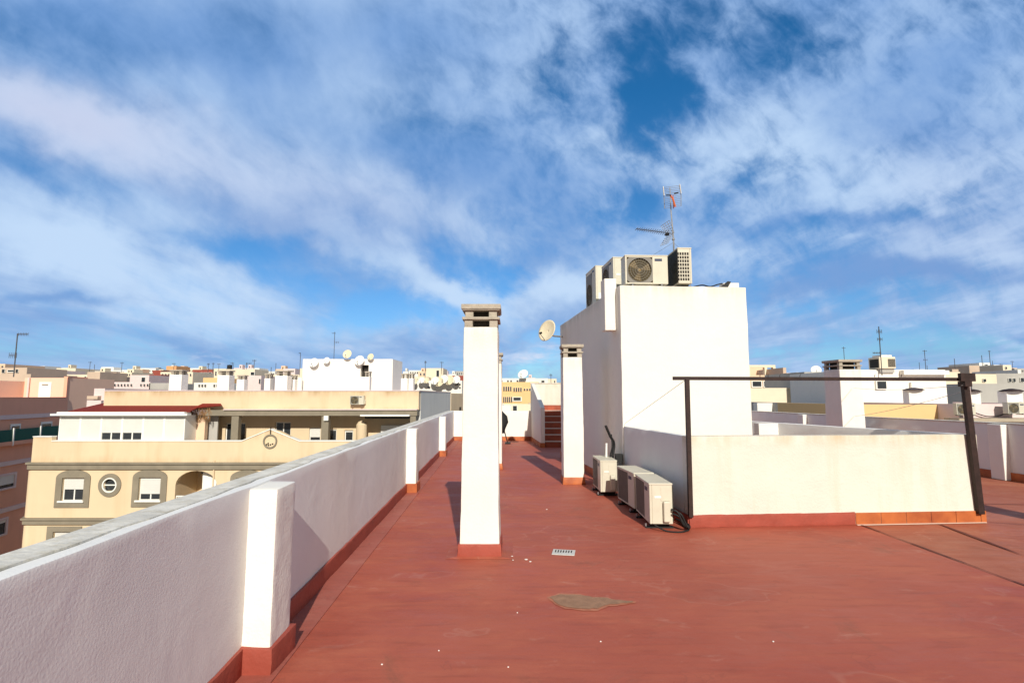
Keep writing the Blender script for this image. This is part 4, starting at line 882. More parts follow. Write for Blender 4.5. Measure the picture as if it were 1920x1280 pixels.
# terrace floor, recessed attic storey
RY = 31.6; zt = top-.95
MB().box(xl+.3, CY+.25, zt-.25, xr, RY+12, zt).build('terrace_floor', CONC, t)
at_ = MB(); X2 = lambda px, Y=RY: at(px, 780, Y)[0]; Z2 = lambda py, Y=RY: at(400, py, Y)[1]
aops = [(X2(424), X2(436), zt+.1, Z2(793)), (X2(449), X2(461), zt+.1, Z2(793)), (X2(517), X2(546), zt+.7, Z2(791)), (X2(581), X2(602), zt+.5, Z2(801)), (X2(616), X2(632), zt+.5, Z2(804)), (X2(647), X2(663), zt+.6, Z2(806))]
openings_wall(at_, X2(385), X2(785), zt, Z2(768), RY, .15, aops)
at_.build('wall', YELL, t)
for i, o in enumerate(aops): window(t, *o, RY, .14, (0, 0, 0, .5, .05, .1)[i], mull=0 if i != 2 else 1)
# upper attic parapet with its long shaded flank
UY = 30.6; zu0, zu1 = at(400, 768, UY)[1], at(400, 733, UY)[1]; ux0, ux1 = at(195, 750, UY)[0], at(785, 750, UY)[0]
MB().slab([(ux0, UY), (ux1, UY), (ux1+.2, UY+14), (ux0-1, UY+14)], zu0, zu1).build('attic_wall', YELLP, t)
MB().slab([(ux0-.03, UY-.04), (ux1+.04, UY-.04), (ux1+.24, UY+14), (ux0-1.03, UY+14)], zu1, zu1+.05).build('attic_coping', PTRIM, t)
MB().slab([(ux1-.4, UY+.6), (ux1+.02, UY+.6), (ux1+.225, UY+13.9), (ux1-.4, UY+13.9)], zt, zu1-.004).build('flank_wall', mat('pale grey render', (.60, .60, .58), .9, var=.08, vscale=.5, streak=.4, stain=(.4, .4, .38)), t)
mb = MB(); mb.box(at(385, 773, 30.3)[0], 30.3, at(400, 779, 30.3)[1], at(782, 773, 30.3)[0], 31.6, zu0-.004); mb.build('beam', BAND, t)
MB().box(at(420, 773, 30.3)[0], 30.2, zu0-.004, at(782, 773, 30.3)[0], 30.59, zu0+.05).build('beam_lip', PTRIM, t)
for pxx in (440, 609): c_ = at(pxx, 800, 30.35)[0]; MB().box(c_-.20, 30.35, zt, c_+.20, 30.7, at(400, 779, 30.3)[1]).build('pillar', BAND, t)
c_ = at(776, 800, 30.35)[0]; MB().box(c_-.22, 30.35, zt, c_+.10, 30.7, at(400, 779, 30.3)[1]).build('pillar', BAND, t)
c_ = at(678, 800, 30.8)[0]; MB().lathe([(.30, zt), (.30, Z2(796, 30.8)), (.18, Z2(790, 30.8)), (.001, Z2(788, 30.8))], (c_, 30.8, 0), (0, 0, 1), 18).build('round_column', YELL, t)
MB().box(at(613, 785, 30.3)[0]-.15, 30.2, at(400, 788, 30.3)[1], at(613, 785, 30.3)[0]+.1, 30.35, at(400, 779, 30.3)[1]).build('lamp_box', PVC, t)
mb = MB(); mb.box(at(676, 780, 30.0)[0], 29.9, at(400, 780, 30)[1], at(768, 780, 30.0)[0], 30.2, at(400, 777, 30)[1]); mb.build('awning_case', PVC, t)
MB().box(at(684, 783, 30.2)[0], 30.21, at(400, 785, 30)[1], at(768, 783, 30.2)[0], 31.4, at(400, 780, 30)[1]).build('awning', DARK, t)
MB().box(at(715, 783, 31.5)[0], 31.45, zt, at(765, 783, 31.5)[0], 31.55, at(400, 797, 31.5)[1]).build('white_screen', PVC, t)
make_ac('cooling unit bracketed on the upper yellow wall across the street', (at(670, 758, 30.4)[0], 30.4, at(670, 759, 30.4)[1]), 0, kind='round', L_=.78, H_=.50, foot=.03)
# glazed terrace room with white shutters and red roof
t2 = thing('terrace_room', 'white shuttered terrace room with dark red sloping roof on the yellow building', 'terrace room', (X(215), CY+1, zt))
gx0, gx1 = X(96), X(336); zg0, zg1 = Z(826)-.02, Z(779)
npan = 6; pw = (gx1-gx0)/npan
for k in range(npan):
    a = gx0+k*pw; b_ = a+pw; op = k in (2, 3)
    f = MB(); f.box(a, CY+.32, zt, a+.07, CY+.42, zg1); f.box(b_-.05, CY+.32, zt, b_, CY+.42, zg1); f.box(a+.07, CY+.33, zg1-.06, b_-.05, CY+.41, zg1)
    f.box(a+.07, CY+.33, zt, b_-.05, CY+.41, zg0+.06)
    o = f.build('window', PVC, t2); zs_ = zg0+.42 if op else zg0+.06
    s_ = MB(); n_ = 14 if not op else 9
    for j in range(n_): s_.box(a+.07, CY+.345, zs_+(zg1-.06-zs_)*j/n_+.008, b_-.05, CY+.36, zs_+(zg1-.06-zs_)*(j+1)/n_)
    s_.box(a+.07, CY+.352, zs_, b_-.05, CY+.365, zg1-.06); s_.build('shutter', SHUT, o)
    if op:
        MB().box(a+.07, CY+.38, zg0+.06, b_-.05, CY+.385, zs_).build('pane', GLASS, o)
        MB().box((a+b_)/2-.03, CY+.35, zg0+.06, (a+b_)/2+.03, CY+.39, zs_).build('mullion', PVC, o)
mb = MB(); mb.box(gx0, CY+.42, zt, gx0+.08, RY-.2, zg1); mb.box(gx1-.08, CY+.42, zt, gx1, RY-.2, zg1); mb.build('side_wall', PVC, t2)
mb = MB(); mb.box(X(86), CY+.02, zg1, X(345), CY+.40, zg1+.10); mb.box(X(96), CY+.1, zg1+.10, X(338), CY+.45, zg1+.20); mb.build('gutter', PVC, t2)
mb = MB(); zr = at(300, 756, 31.3)[1]
mb.add([(X(112), CY+.3, zg1+.21), (X(345), CY+.3, zg1+.21), (at(388, 756, 31.3)[0], 31.3, zr), (at(195, 756, 31.3)[0], 31.3, zr)], [(0, 1, 2, 3)])
mb.add([(at(352, 772, 29.8)[0], 29.8, zg1+.25), (at(372, 766, 30.2)[0], 30.2, zr-.22), (at(416, 762, 30.25)[0], 30.25, zr-.10), (at(414, 759, 30.5)[0], 30.5, zr-.02), (at(380, 760, 30.5)[0], 30.5, zr-.02)], [(0, 1, 2, 3, 4)])
mb.build('roof', RROOF, t2, solid=.06)
mb = MB(); mb.box(at(355, 800, 30.4)[0], 30.4, zt, at(384, 800, 30.4)[0], 30.7, at(384, 784, 30.4)[1]); mb.build('side_wall', FARP, t2)
mb = MB(); mb.box(at(384, 800, 30.9)[0], 30.9, zt, at(408, 800, 30.9)[0], 31.0, at(384, 780, 30.9)[1]); mb.build('screen', FARG, t2)
mb = MB()
for k in range(160):
    px_ = rnd.uniform(358, 395); pz = rnd.uniform(765, 786); a = at(px_, pz-2, 30.35)
    mb.tube([(a[0], 30.33+rnd.uniform(-.1, .1), a[1]), (a[0]+rnd.uniform(-.15, .15), 30.3, a[1]-rnd.uniform(.1, .3))], .012, 3)
tag(mb.build('straw_fringe', SIENNA), 'brown straw fringe at the right end of the red terrace roof', 'straw')
# stepped white wall left of the attic
mb = MB(); mb.box(at(163, 750, 33)[0], 33, zt, at(190, 750, 33)[0], 34, at(180, 750, 33)[1]); mb.box(at(176, 740, 33.2)[0], 33.2, zt, at(196, 740, 33.2)[0], 45, at(180, 728, 33.2)[1])
mb.build('step_wall', PTRIM, t)
tag(MB().box(at(163, 745, 32.9)[0], 32.9, at(170, 748, 32.9)[1], at(183, 745, 32.9)[0], 33.6, at(170, 742, 32.9)[1]).build('canopy', FARB), 'small brown canopy over the white step left of the yellow attic', 'canopy')
# roof things of the cream building
PH = 37.0
t = thing('rooftop_block', 'white rooftop room lined with satellite dishes on the yellow building', 'roof block', (at(650, 700, PH)[0], PH, zu1-.5))
px0, px1 = at(567, 700, PH)[0], at(736, 700, PH)[0]; pz = at(650, 673, PH)[1]
mb = MB(); openings_wall(mb, px0, px1, zt, pz, PH, .4, [(at(676, 700, PH)[0], at(691, 700, PH)[0], at(650, 706, PH)[1], at(650, 684, PH)[1])])
mb.add([(px0, PH, pz), (px1, PH, pz), (px1+.05, PH+3, pz), (px0-.2, PH+3, pz), (px1+.05, PH+3, zt), (px1, PH, zt), (px0, PH, zt), (px0-.2, PH+3, zt)], [(0, 1, 2, 3), (1, 5, 4, 2), (0, 3, 7, 6)])
mb.build('wall', WHITE2, t)
MB().box(at(674, 700, PH)[0], PH+.4, at(650, 708, PH)[1], at(693, 700, PH)[0], PH+.5, at(650, 682, PH)[1]).build('opening_back', DARK, t)
MB().box(px0-.3, PH+.3, zt, px0+.02, PH+2, at(570, 690, PH)[1]).build('side_wall', FARC, t)
GD = 'dishes along the white rooftop room'
for (pxx, pyy, r_, lab, m_) in ((587, 688, .33, 'white dish at the left corner of the white rooftop room', DISHW), (611, 684, .24, 'pale dish second from the left on the white rooftop room', DISHW),
                             (650, 672, .32, 'cream dish upright in the middle of the white rooftop room', DISH), (673, 684, .36, 'white dish above the dark opening of the white rooftop room', DISHW),
                             (694, 677, .24, 'small cream dish at the right of the white rooftop room', DISH)):
    x, z = at(pxx, pyy, PH-.35); make_dish(lab, (x, PH-.2, z), r_, -12+rnd.uniform(-8, 8), 18, m_, ph=.30, group=GD, lnbm=BLACK)
def stack(label, x0, x1, ytop, ycap, Y, white=WHITE2, capm=CONC, zbot=None, group='chimneys on the yellow building roof', dp=.9):
    a, b_ = at(x0, ytop, Y)[0], at(x1, ytop, Y)[0]; zt_ = at((x0+x1)/2, ytop, Y)[1]; zc = at((x0+x1)/2, ycap, Y)[1]; w = b_-a
    t = thing('chimney', label, 'chimney', ((a+b_)/2, Y, zbot if zbot is not None else zt_-2.5), 0, group)
    MB().box(a, Y, zbot if zbot is not None else zt_-2.5, b_, Y+max(.5, w*dp), zt_).build('shaft', white, t)
    m_ = MB(); q_ = w*.08; h_ = zc-zt_; D_ = max(.5, w*dp)
    for sx in (a+q_, b_-q_-w*.2):
        for sy in (Y+q_, Y+D_-q_-w*.2): m_.box(sx, sy, zt_, sx+w*.2, sy+w*.2, zc-h_*.25)
    m_.box(a+q_*.5, Y+q_*.5, zt_+h_*.36, b_-q_*.5, Y+D_-q_*.5, zt_+h_*.46)
    m_.box(a-q_*.3, Y-q_*.3, zc-h_*.25, b_+q_*.3, Y+D_+q_*.3, zc); m_.build('cap', capm, t)
    return t
zr_ = zu1-.6
for a in (('broad white chimney left end of the yellow building roof', 318, 341, 702, 693, 35), ('white chimney second along the yellow building roof', 408, 430, 703, 694, 35),
          ('short white chimney just right of the second one', 444, 458, 711, 703, 34), ('white chimney with pipe cap before the cream hut', 496, 507, 709, 700, 35.5),
          ('white chimney with grey cap left of the white rooftop room', 516, 539, 704, 694, 35), ('thin white chimney close left of the rooftop room', 544, 553, 711, 703, 36),
          ('white chimney standing before the dark opening', 684, 693, 706, 696, 34), ('left chimney of the pair right of the rooftop room', 752, 764.5, 709, 700, 34),
          ('right chimney of the pair right of the rooftop room', 766, 775, 709, 700, 34)):
    stack(a[0], *a[1:], zbot=zr_)
mb = MB(); mb.box(at(554, 715, 36.5)[0], 36.5, zr_, at(565, 715, 36.5)[0], 36.7, at(560, 708, 36.5)[1]); tag(mb.build('service_cabinet', PVC), 'pale cabinet beside the thin chimney left of the rooftop room', 'cabinet')
# building behind the flank: lit strip and brown side
a0 = at(835, 740, 45.2)[0]; a1 = at(846, 740, 45.2)[0]
t = thing('apartment_building', 'narrow pale yellow building end with brown flank seen past the shaded flank', 'building', (a0, 45.2, G))
MB().slab([(a0-.5, 45.2), (a1, 45.2), (a1+.6, 58), (a0-.5, 58)], G, at(840, 737, 45.2)[1]).build('wall', YELL, t)
m_ = MB()
for (p0_, p1_, y0_, y1_) in ((851, 854, 762, 770), (856, 859, 761, 770)):
    f_ = lambda p: p
m_.box(a1+.02, 50, at(850, 775, 50)[1], a1+.32, 50.9, at(850, 763, 50)[1]); m_.box(a1+.1, 52.5, at(850, 775, 52)[1], a1+.42, 53.6, at(850, 763, 52)[1]); m_.build('window', DARK, t)
# ------------------------------------------------------------------ pink building on the far left
PX0, PY0 = at(0, 800, 35.0)[0], 35.0; pdir = Vector((-.2, 1)).normalized()
def onp(px, py):                                # photo point on the pink facade -> distance along it, height
    a = ray(px, py); k = a[0]/a[1]              # (PX0+dx s)/(PY0+dy s) = k
    s_ = (PX0-k*PY0)/(k*pdir.y-pdir.x); Y_ = PY0+pdir.y*s_; return s_, at(px, py, Y_)[1]
t = thing('apartment_building', 'shaded terracotta pink apartment building at the left edge', 'building', (PX0, PY0, G))
def pbox(mb, s0, s1, o0, o1, z0, z1):           # box in facade coordinates, o = outwards
    n_ = Vector((pdir.y, -pdir.x)); P = Vector((PX0, PY0))
    return mb.slab([tuple(P+pdir*s0+n_*o0), tuple(P+pdir*s1+n_*o0), tuple(P+pdir*s1+n_*o1), tuple(P+pdir*s0+n_*o1)], z0, z1)
s_end = onp(163, 720)[0]; s_step = onp(125, 730)[0]; ztopw = onp(60, 746)[1]; zhi = onp(145, 708)[1]
mb = MB(); pbox(mb, -14, s_step, -.3, 0, G, ztopw); pbox(mb, s_step, s_end, -.22, 0, G, zhi); pbox(mb, -14, s_end, -12, -.3, G, ztopw-1.0)
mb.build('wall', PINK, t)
mb = MB(); pbox(mb, -14, s_step-.02, -.34, .04, ztopw, ztopw+.06); pbox(mb, s_step, s_end, -.26, .04, zhi, zhi+.06); mb.build('coping', PINK, t)
zb = onp(40, 781)[1]; zb_2 = onp(30, 866)[1]
for zz_ in (zb, zb_2, zb_2-(zb-zb_2)): mb = MB(); pbox(mb, -14, s_end, 0, .10, zz_-.12, zz_+.16); mb.build('string_course', PTRIM, t)
zg_a, zg_b = onp(40, 824)[1], onp(40, 803)[1]
mb = MB(); pbox(mb, -12, s_step+1.5, .25, .30, zg_a, zg_b); mb.build('balcony_screen', GREEN, t)
mb = MB(); pbox(mb, -12, s_step+1.5, 0, .34, zg_a-.25, zg_a); mb.build('balcony_slab', PINK, t)
for pxx in (16, 67): s_ = onp(pxx, 800)[0]; mb = MB(); pbox(mb, s_-.05, s_+.05, .30, .36, zg_a-.3, zg_b+.1); mb.build('post', PVC, t)
for (p0_, p1_) in ((18, 37), (75, 96)):
    s0, s1 = onp(p0_, 800)[0], onp(p1_, 800)[0]; mb = MB(); pbox(mb, s0, s1, 0, .06, zg_b-.9, zg_b+.35); w_ = mb.build('window', PVC, t); mb = MB(); pbox(mb, s0+.12, s1-.12, .06, .075, zg_b-.9, zg_b+.2); mb.build('pane', GLASS, w_)
for (p0_, p1_, ya, yb, sh) in ((-40, 28, 913, 884, .55), (-40, 20, 998, 966, .15)):
    s1 = onp(p1_, 900)[0]; s0 = s1-2.3; z0_ = onp(p1_, ya)[1]; z1_ = onp(p1_, yb)[1]
    mb = MB(); pbox(mb, s0, s0+.18, 0, .10, z0_, z1_); pbox(mb, s1-.18, s1, 0, .10, z0_, z1_); pbox(mb, s0+.18, s1-.18, 0, .10, z1_-.14, z1_); pbox(mb, s0+.18, s1-.18, 0, .12, z0_, z0_+.12); w_ = mb.build('window', PTRIM, t)
    mb = MB(); pbox(mb, s0+.18, s1-.18, .0, .02, z0_+.12, z1_-.14); mb.build('pane', GLASS, w_)
    mb = MB(); pbox(mb, s0+.18, s1-.18, .02, .06, z1_-.14-(z1_-z0_)*sh, z1_-.14); mb.build('shutter', SHUT, w_)
for row in (0, 1, 2):                          # the windows further along the same wall
    for k in range(3):
        s1 = onp(28, 900)[0]-4.2*(k+1); s0 = s1-1.5; z1_ = onp(28, 884)[1]-3.05*row; z0_ = z1_-1.25
        mb = MB(); pbox(mb, s0, s0+.12, 0, .10, z0_, z1_); pbox(mb, s1-.12, s1, 0, .10, z0_, z1_); pbox(mb, s0+.12, s1-.12, 0, .10, z1_-.12, z1_); pbox(mb, s0+.12, s1-.12, 0, .12, z0_, z0_+.1); w_ = mb.build('window', PTRIM, t)
        mb = MB(); pbox(mb, s0+.12, s1-.12, .0, .02, z0_+.1, z1_-.12); mb.build('pane', GLASS, w_)
# penthouse of the pink building
hY = PY0+pdir.y*s_step; hx0, hx1 = at(46, 720, hY)[0], at(124.5, 720, hY)[0]; hz = at(85, 708, hY)[1]
t = thing('rooftop_block', 'sunlit salmon penthouse with white door on the pink building', 'roof block', ((hx0+hx1)/2, hY, ztopw-1))
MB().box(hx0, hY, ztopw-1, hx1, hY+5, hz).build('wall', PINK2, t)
d0, d1 = at(77, 730, hY)[0], at(93, 730, hY)[0]; mb = MB(); mb.box(d0-.15, hY-.05, ztopw-1, d1+.15, hY, at(85, 716, hY)[1]); dr = mb.build('door', PVC, t)
MB().box(d0+.1, hY-.08, at(85, 722, hY)[1], d1-.1, hY-.05, at(85, 720, hY)[1]).build('fanlight', ACG, dr)
MB().tube([(at(54.5, 730, hY)[0], hY-.1, ztopw-1), (at(54.5, 730, hY)[0], hY-.1, hz)], .07, 8).build('downpipe', PTRIM, t)
t = thing('rooftop_block', 'shaded salmon stair block at the far left edge, beside the white-doored penthouse', 'roof block', (hx0-3, hY-6, ztopw-1))
MB().slab([(hx0-6, 28), (hx0+.1, 28), (hx0-.02, hY+3), (hx0-6, hY+3)], ztopw-1, at(20, 713, 39)[1]).build('wall', PINK2, t)
small_aerial('aerial with two combs on a tall pole at the far left edge', 26, 625, 700, 46, ((.98, 2, 20, 3), (.45, -12, 2, 5)), r=.045)
# ------------------------------------------------------------------ distant town
def far(label, x0, x1, yt, Y, m, wins=(), roof=0, side=None, bot=None, group='buildings of the distant town', name='building', extra=None):
    """block whose sunlit front spans measured columns x0..x1 and rises to row yt at distance Y"""
    a, b_ = at(x0, yt, Y)[0], at(x1, yt, Y)[0]; z = at((x0+x1)/2, yt, Y)[1]; zb_ = min(z-3, ground_z(Y) if bot is None else bot)
    
    if not wins and Y >= 55 and m in (FARW, FARC, PTRIM, FARP) and x1-x0 > 12:
        n_ = int((x1-x0)/6); wins = [w_ for w_ in grid(x0+2, x1-1, n_, yt+3, yt+8.5, 1, .5, .15) if rnd.random() < .7]
    dpt = max(6, (b_-a)*.7); p = max(.15, Y*.0016) if Y > 40 else .12; z -= p*1.6; t = thing(name, label, 'building', ((a+b_)/2, Y, zb_), 0, group)
    mb = MB(); mb.box(a, Y, zb_, b_, Y+dpt, z)
    mb.box(a, Y, z, b_, Y+p, z+p*1.6); mb.box(a, Y+p, z, a+p, Y+dpt, z+p*1.6); mb.box(b_-p, Y+p, z, b_, Y+dpt, z+p*1.6)
    mb.build('wall', m, t)
    for (wx0, wx1, wy0, wy1) in wins:            # every window: measured columns and rows
        q0, q1 = at(wx0, wy0, Y)[0], at(wx1, wy0, Y)[0]; za_, zb2 = at((wx0+wx1)/2, wy1, Y)[1], at((wx0+wx1)/2, wy0, Y)[1]
        w_ = MB(); fr = (q1-q0)*.10; w_.box(q0, Y-.10, za_, q1, Y-.002, zb2); w = w_.build('window', PVC if m is not FARW else FARG, t)
        MB().box(q0+fr, Y-.13, za_+fr, q1-fr, Y-.10, zb2-fr*.5).build('pane', GLASS, w)
    if roof:                                    # roof hut
        hx = a+(b_-a)*rnd.uniform(.15, .45); hw = (b_-a)*rnd.uniform(.25, .4); hm = MB(); hm.box(hx, Y+dpt*.3, z, hx+hw, Y+dpt*.7, z+roof); hh = hm.build('roof_hut', m, t)
        MB().box(hx+hw*.3, Y+dpt*.3-.06, z+.1, hx+hw*.55, Y+dpt*.3-.005, z+roof*.75).build('door', DARK, hh)
    return t
def grid(x0, x1, n, y0, y1, rows=1, gap=.35, rg=.4):
    out = []; w = (x1-x0)/n; h = (y1-y0)/rows
    for j in range(rows):
        for i in range(n): out.append((x0+i*w+w*gap/2, x0+(i+1)*w-w*gap/2, y0+j*h+h*rg/2, y0+(j+1)*h-h*rg/2))
    return out
# left of the yellow building, behind the pink one
far('brown house with flat roof at the far left behind the pink building', -30, 10, 682, 70, FARP, roof=0)
far('low brown terrace house with cream openings behind the pink building', 3, 51, 689, 66, FARB, [(5, 11, 692, 699), (15, 29, 693, 698), (31, 36, 692, 699)])
far('grey-pink flat house directly above the pink parapet', -40, 58, 701, 56, FARB)
far('white far block with a pair of openings and a roof room', 50, 84, 691, 150, FARW, grid(52, 68, 3, 694, 698)+grid(70, 84, 3, 694, 698), roof=0)
far('white roof room above the far white block', 66, 84, 686, 165, FARW, grid(68, 82, 2, 687, 690))
far('peach far block in front of the white blocks at left', 58, 110, 694, 95, PTRIM, [(72, 79, 701, 707)])
far('white block with row of dark windows behind the peach block', 106, 142, 690, 130, FARC, grid(109, 141, 4, 695, 701))
far('cream block stepping down to the brown gable', 108, 165, 702, 90, FARC)
far('brown gable-ended block right of the pink building', 164, 188, 697, 85, FARB)
far('narrow brown block beside the brown gable', 189, 210, 705, 88, FARB)
far('cream pillar-like block between two brown ones', 193, 196, 704, 87.5, FARC)
far('long white far terrace on the horizon at left', 128, 262, 694, 300, FARW, grid(150, 250, 12, 697, 701))
far('white block crowning the horizon at left', 190, 213, 688, 310, FARW, grid(193, 210, 3, 690, 693))
far('white block with roof room left of the orange hut', 262, 292, 690, 260, FARW, grid(265, 290, 4, 693, 697))
far('dark cluttered block with many small windows', 208, 262, 698, 180, FARG, grid(210, 260, 9, 700, 712, 2))
far('little white house with one window', 224, 236, 705, 120, FARW, [(228, 232, 708, 712)])
far('peach block behind the left end of the yellow attic', 244, 280, 703, 75, PTRIM, [(266, 274, 707, 717)])
far('wide peach wall block at the left of the attic roof', 212, 282, 716, 60, PTRIM)
far('dark red brick block between peach blocks', 286, 302, 694, 110, FARR)
far('brown brick block with white framed window', 278, 302, 702, 80, FARR, [(287, 299, 706, 716)])
far('grey low block before the brick house', 280, 320, 718, 60, FARG)
far('orange roof hut on the horizon', 312, 331, 686, 140, FARO, name='roof_hut_building')
far('wide beige block behind the broad chimney', 301, 362, 697, 85, FARC)
far('red brick apartment block with pale balconies', 361, 400, 693, 125, FARR, grid(363, 399, 4, 696, 726, 4, .2, .5))
far('orange block below the brick balconies', 381, 410, 708, 75, YELL2)
far('white wall block at the foot of the brick apartments', 364, 412, 717, 62, FARW)
far('cream block with black tank on the horizon', 401, 424, 691, 110, FARC, [(404, 407, 696, 704)], name='building')
far('long cream block between the middle chimneys', 424, 478, 692, 105, FARC, [(470, 478, 697, 704)])
far('white low block before the long cream block', 454, 490, 704, 80, PTRIM, [(486, 489.5, 710, 719)])
far('white far block right of the long cream block', 478, 520, 696, 170, FARW, grid(482, 515, 5, 699, 705))
far('peach far block left of the dish-lined rooftop room', 500, 568, 702, 140, FARC, grid(505, 560, 7, 705, 712))
t = tag(MB().lathe([(.001, 0), (.5, 0), (.5, .9), (.001, 1.0)], (at(416, 688, 109)[0], 112, at(416, 691, 109)[1]), (0, 0, 1), 14).build('water_tank', BLACK), 'small black water tank on a cream roof at left', 'tank')
# between the rooftop room and the tall chimney
far('long white wall block lined with dishes behind the shaded flank', 777, 866, 713, 70, FARW, [(802, 807, 724, 728), (853, 859, 718, 722), (861, 864, 719, 722), (861, 864, 725, 728)])
far('cream stair tower on the skyline behind the dishes', 799, 831, 690, 95, FARC, [(818, 824, 694, 706)])
far('dark red roofed block left of the tall chimney', 833, 880, 704, 90, FARR)
far('low cream far block right of the chimney pair', 776, 800, 706, 90, FARC, grid(779, 797, 3, 709, 712))
for i, (pxx, pyy, r_, lab) in enumerate(((778, 715, .42, 'first small dish along the long white wall'), (791, 713, .42, 'second small dish along the long white wall'), (800, 713, .42, 'third small dish along the long white wall'),
        (816, 714, .55, 'grey dish before the cream stair tower'), (824, 716, .65, 'larger grey dish right of the stair tower'), (833, 711, .6, 'dish before the dark red roof, left one'), (843, 713, .65, 'pinkish dish before the dark red roof'), (856, 712, .55, 'pale dish next to the tall chimney'))):
    x, z = at(pxx, pyy, 69); make_dish(lab, (x, 69, z-.5), r_, -20, 20, DISHW if i % 2 else DISH, ph=.5, group='dishes on the long white wall')
# seen between the tall chimney and the stairs
t = far('yellow apartment block with two rows of windows above the far parapet', 930, 1010, 716, 62, YELL2, grid(943, 960, 4, 724, 733, 1, .3, .1)+grid(962, 979, 4, 726, 734, 1, .3, .1)+grid(981, 996, 3, 727, 733)+grid(943, 961, 5, 743, 754, 1, .3, .1)+[(961, 978, 744, 752)])
far('white roof house with small window on the yellow block skyline', 974, 1028, 709, 75, FARW, [(1015, 1021, 713, 717)])
far('low white far block with dark roof edge at the middle', 930, 974, 709, 80, FARW)
far('pale corner of a lower roof with ladder above the far parapet', 940, 998, 757, 45, FARC, [(961, 970, 760, 772)])
far('bright white lower roof corner beside the chimney edge', 941, 958, 760, 40, FARW)
x, z = at(981, 706, 74); make_dish('big white dish on the skyline above the yellow block', (x, 74, z-.2), .75, -25, 35, DISHW, ph=.5)
# right-hand neighbours
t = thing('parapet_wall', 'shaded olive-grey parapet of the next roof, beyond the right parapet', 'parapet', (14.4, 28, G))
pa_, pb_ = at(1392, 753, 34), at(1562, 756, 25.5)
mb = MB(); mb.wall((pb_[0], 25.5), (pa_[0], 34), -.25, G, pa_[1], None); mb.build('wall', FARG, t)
for pxx, Yp in ((1448, 0),):
    k_ = .36; c_ = Vector((pb_[0], 25.5)).lerp(Vector((pa_[0], 34)), .60)
    MB().box(c_.x-.88, c_.y, -2, c_.x+.1, c_.y+.5, pa_[1]-.03).build('pier', WHITE2, t)
far('cream parapet block under the peach arcade house', 1406, 1516, 727, 40, FARC, bot=G)
far('peach arcade house with dark bays and stepped roof', 1400, 1508, 703, 48, FARP, [(1408, 1428, 714, 726), (1430, 1446, 714, 726), (1455, 1472, 714, 726), (1491, 1500, 714, 726)], bot=G)
t = thing('pergola', 'white roof pergola on the peach arcade house', 'pergola', (at(1428, 700, 50)[0], 50, at(1428, 700, 50)[1]))
mb = MB(); z0_, z1_ = at(1428, 703, 50)[1], at(1428, 684, 50)[1]
mb.box(at(1400, 690, 50)[0], 50, z1_-.22, at(1454, 690, 50)[0], 50.4, z1_)
for pxx in (1404, 1436, 1452): c_ = at(pxx, 690, 50)[0]; mb.box(c_-.12, 50, z0_, c_+.12, 50.4, z1_-.22)
mb.build('frame', FARC, t)
mb = MB(); mb.box(at(1406, 690, 52)[0], 52, z0_-.2, at(1430, 690, 52)[0], 56, at(1410, 687, 52)[1]); mb.build('rear_wall', FARP, t)
far('small peach turret on the arcade house roof', 1468, 1474, 689, 47, FARB, bot=2)
far('peach roof bump right of the turret', 1475, 1506, 699, 46.5, FARP, bot=2)
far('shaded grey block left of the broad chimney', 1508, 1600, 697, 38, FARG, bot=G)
x, z = at(1530, 694, 39); make_dish('small white dish on the grey block left of the broad chimney', (x, 39, z-.3), .35, -25, 25, DISHW, ph=.3)
t = far('ochre yellow walled building just past the right parapet', 1600, 1797, 758, 21, YELL2, bot=G)
t = far('white house with a small shuttered window behind the ochre wall', 1600, 1772, 693, 26, WHITE2, [(1640, 1660, 714, 730)], bot=G)
MB().box(at(1717, 730, 25.6)[0], 25.85, -3, at(1719, 730, 25.6)[0], 25.98, at(1717, 716, 25.6)[1]).build('rib', WHITE2, t)
MB().box(at(1700, 730, 25.6)[0], 25.7, at(1700, 702, 25.6)[1], at(1786, 730, 25.6)[0], 25.98, at(1700, 694, 25.6)[1]).build('cornice', WHITE2, t)
far('pinkish white house wall carrying two cooling units at right', 1797, 2040, 757, 20, PTRIM, bot=G)
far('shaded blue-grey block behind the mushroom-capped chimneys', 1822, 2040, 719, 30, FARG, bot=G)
far('cream block right of the rusty bracket on the skyline', 1820, 1868, 701, 45, FARC, [(1841, 1847, 710, 716)], bot=G)
far('dark block with small white openings at the right edge', 1868, 1960, 700, 50, FARG, [(1889, 1894, 709, 716), (1897, 1902, 709, 716), (1911, 1918, 708, 716)], bot=G)
far('pale brown far block with dark roof at right', 1817, 1836, 685, 80, FARB, bot=G)
far('white far house with round windows at right', 1836, 1856, 680, 85, FARW, [(1846, 1851, 683, 687), (1847, 1851, 690, 694)], bot=G)
far('white far house with pillars near the right edge', 1863, 1895, 684, 82, FARW, [(1869, 1872, 689, 698), (1875, 1881, 688, 698)], bot=G)
far('cream far box on the skyline near the right edge', 1880, 1896, 684, 79, FARC, bot=G)
far('tiny white roof box at the right edge', 1908, 1914, 693, 60, FARW, bot=2)
far('tall cream hut left of the rusty bracket', 1770, 1800, 697, 40, FARC, bot=G)
far('low brown far roof left of the rusty bracket', 1785, 1797, 692, 60, FARB, bot=G)
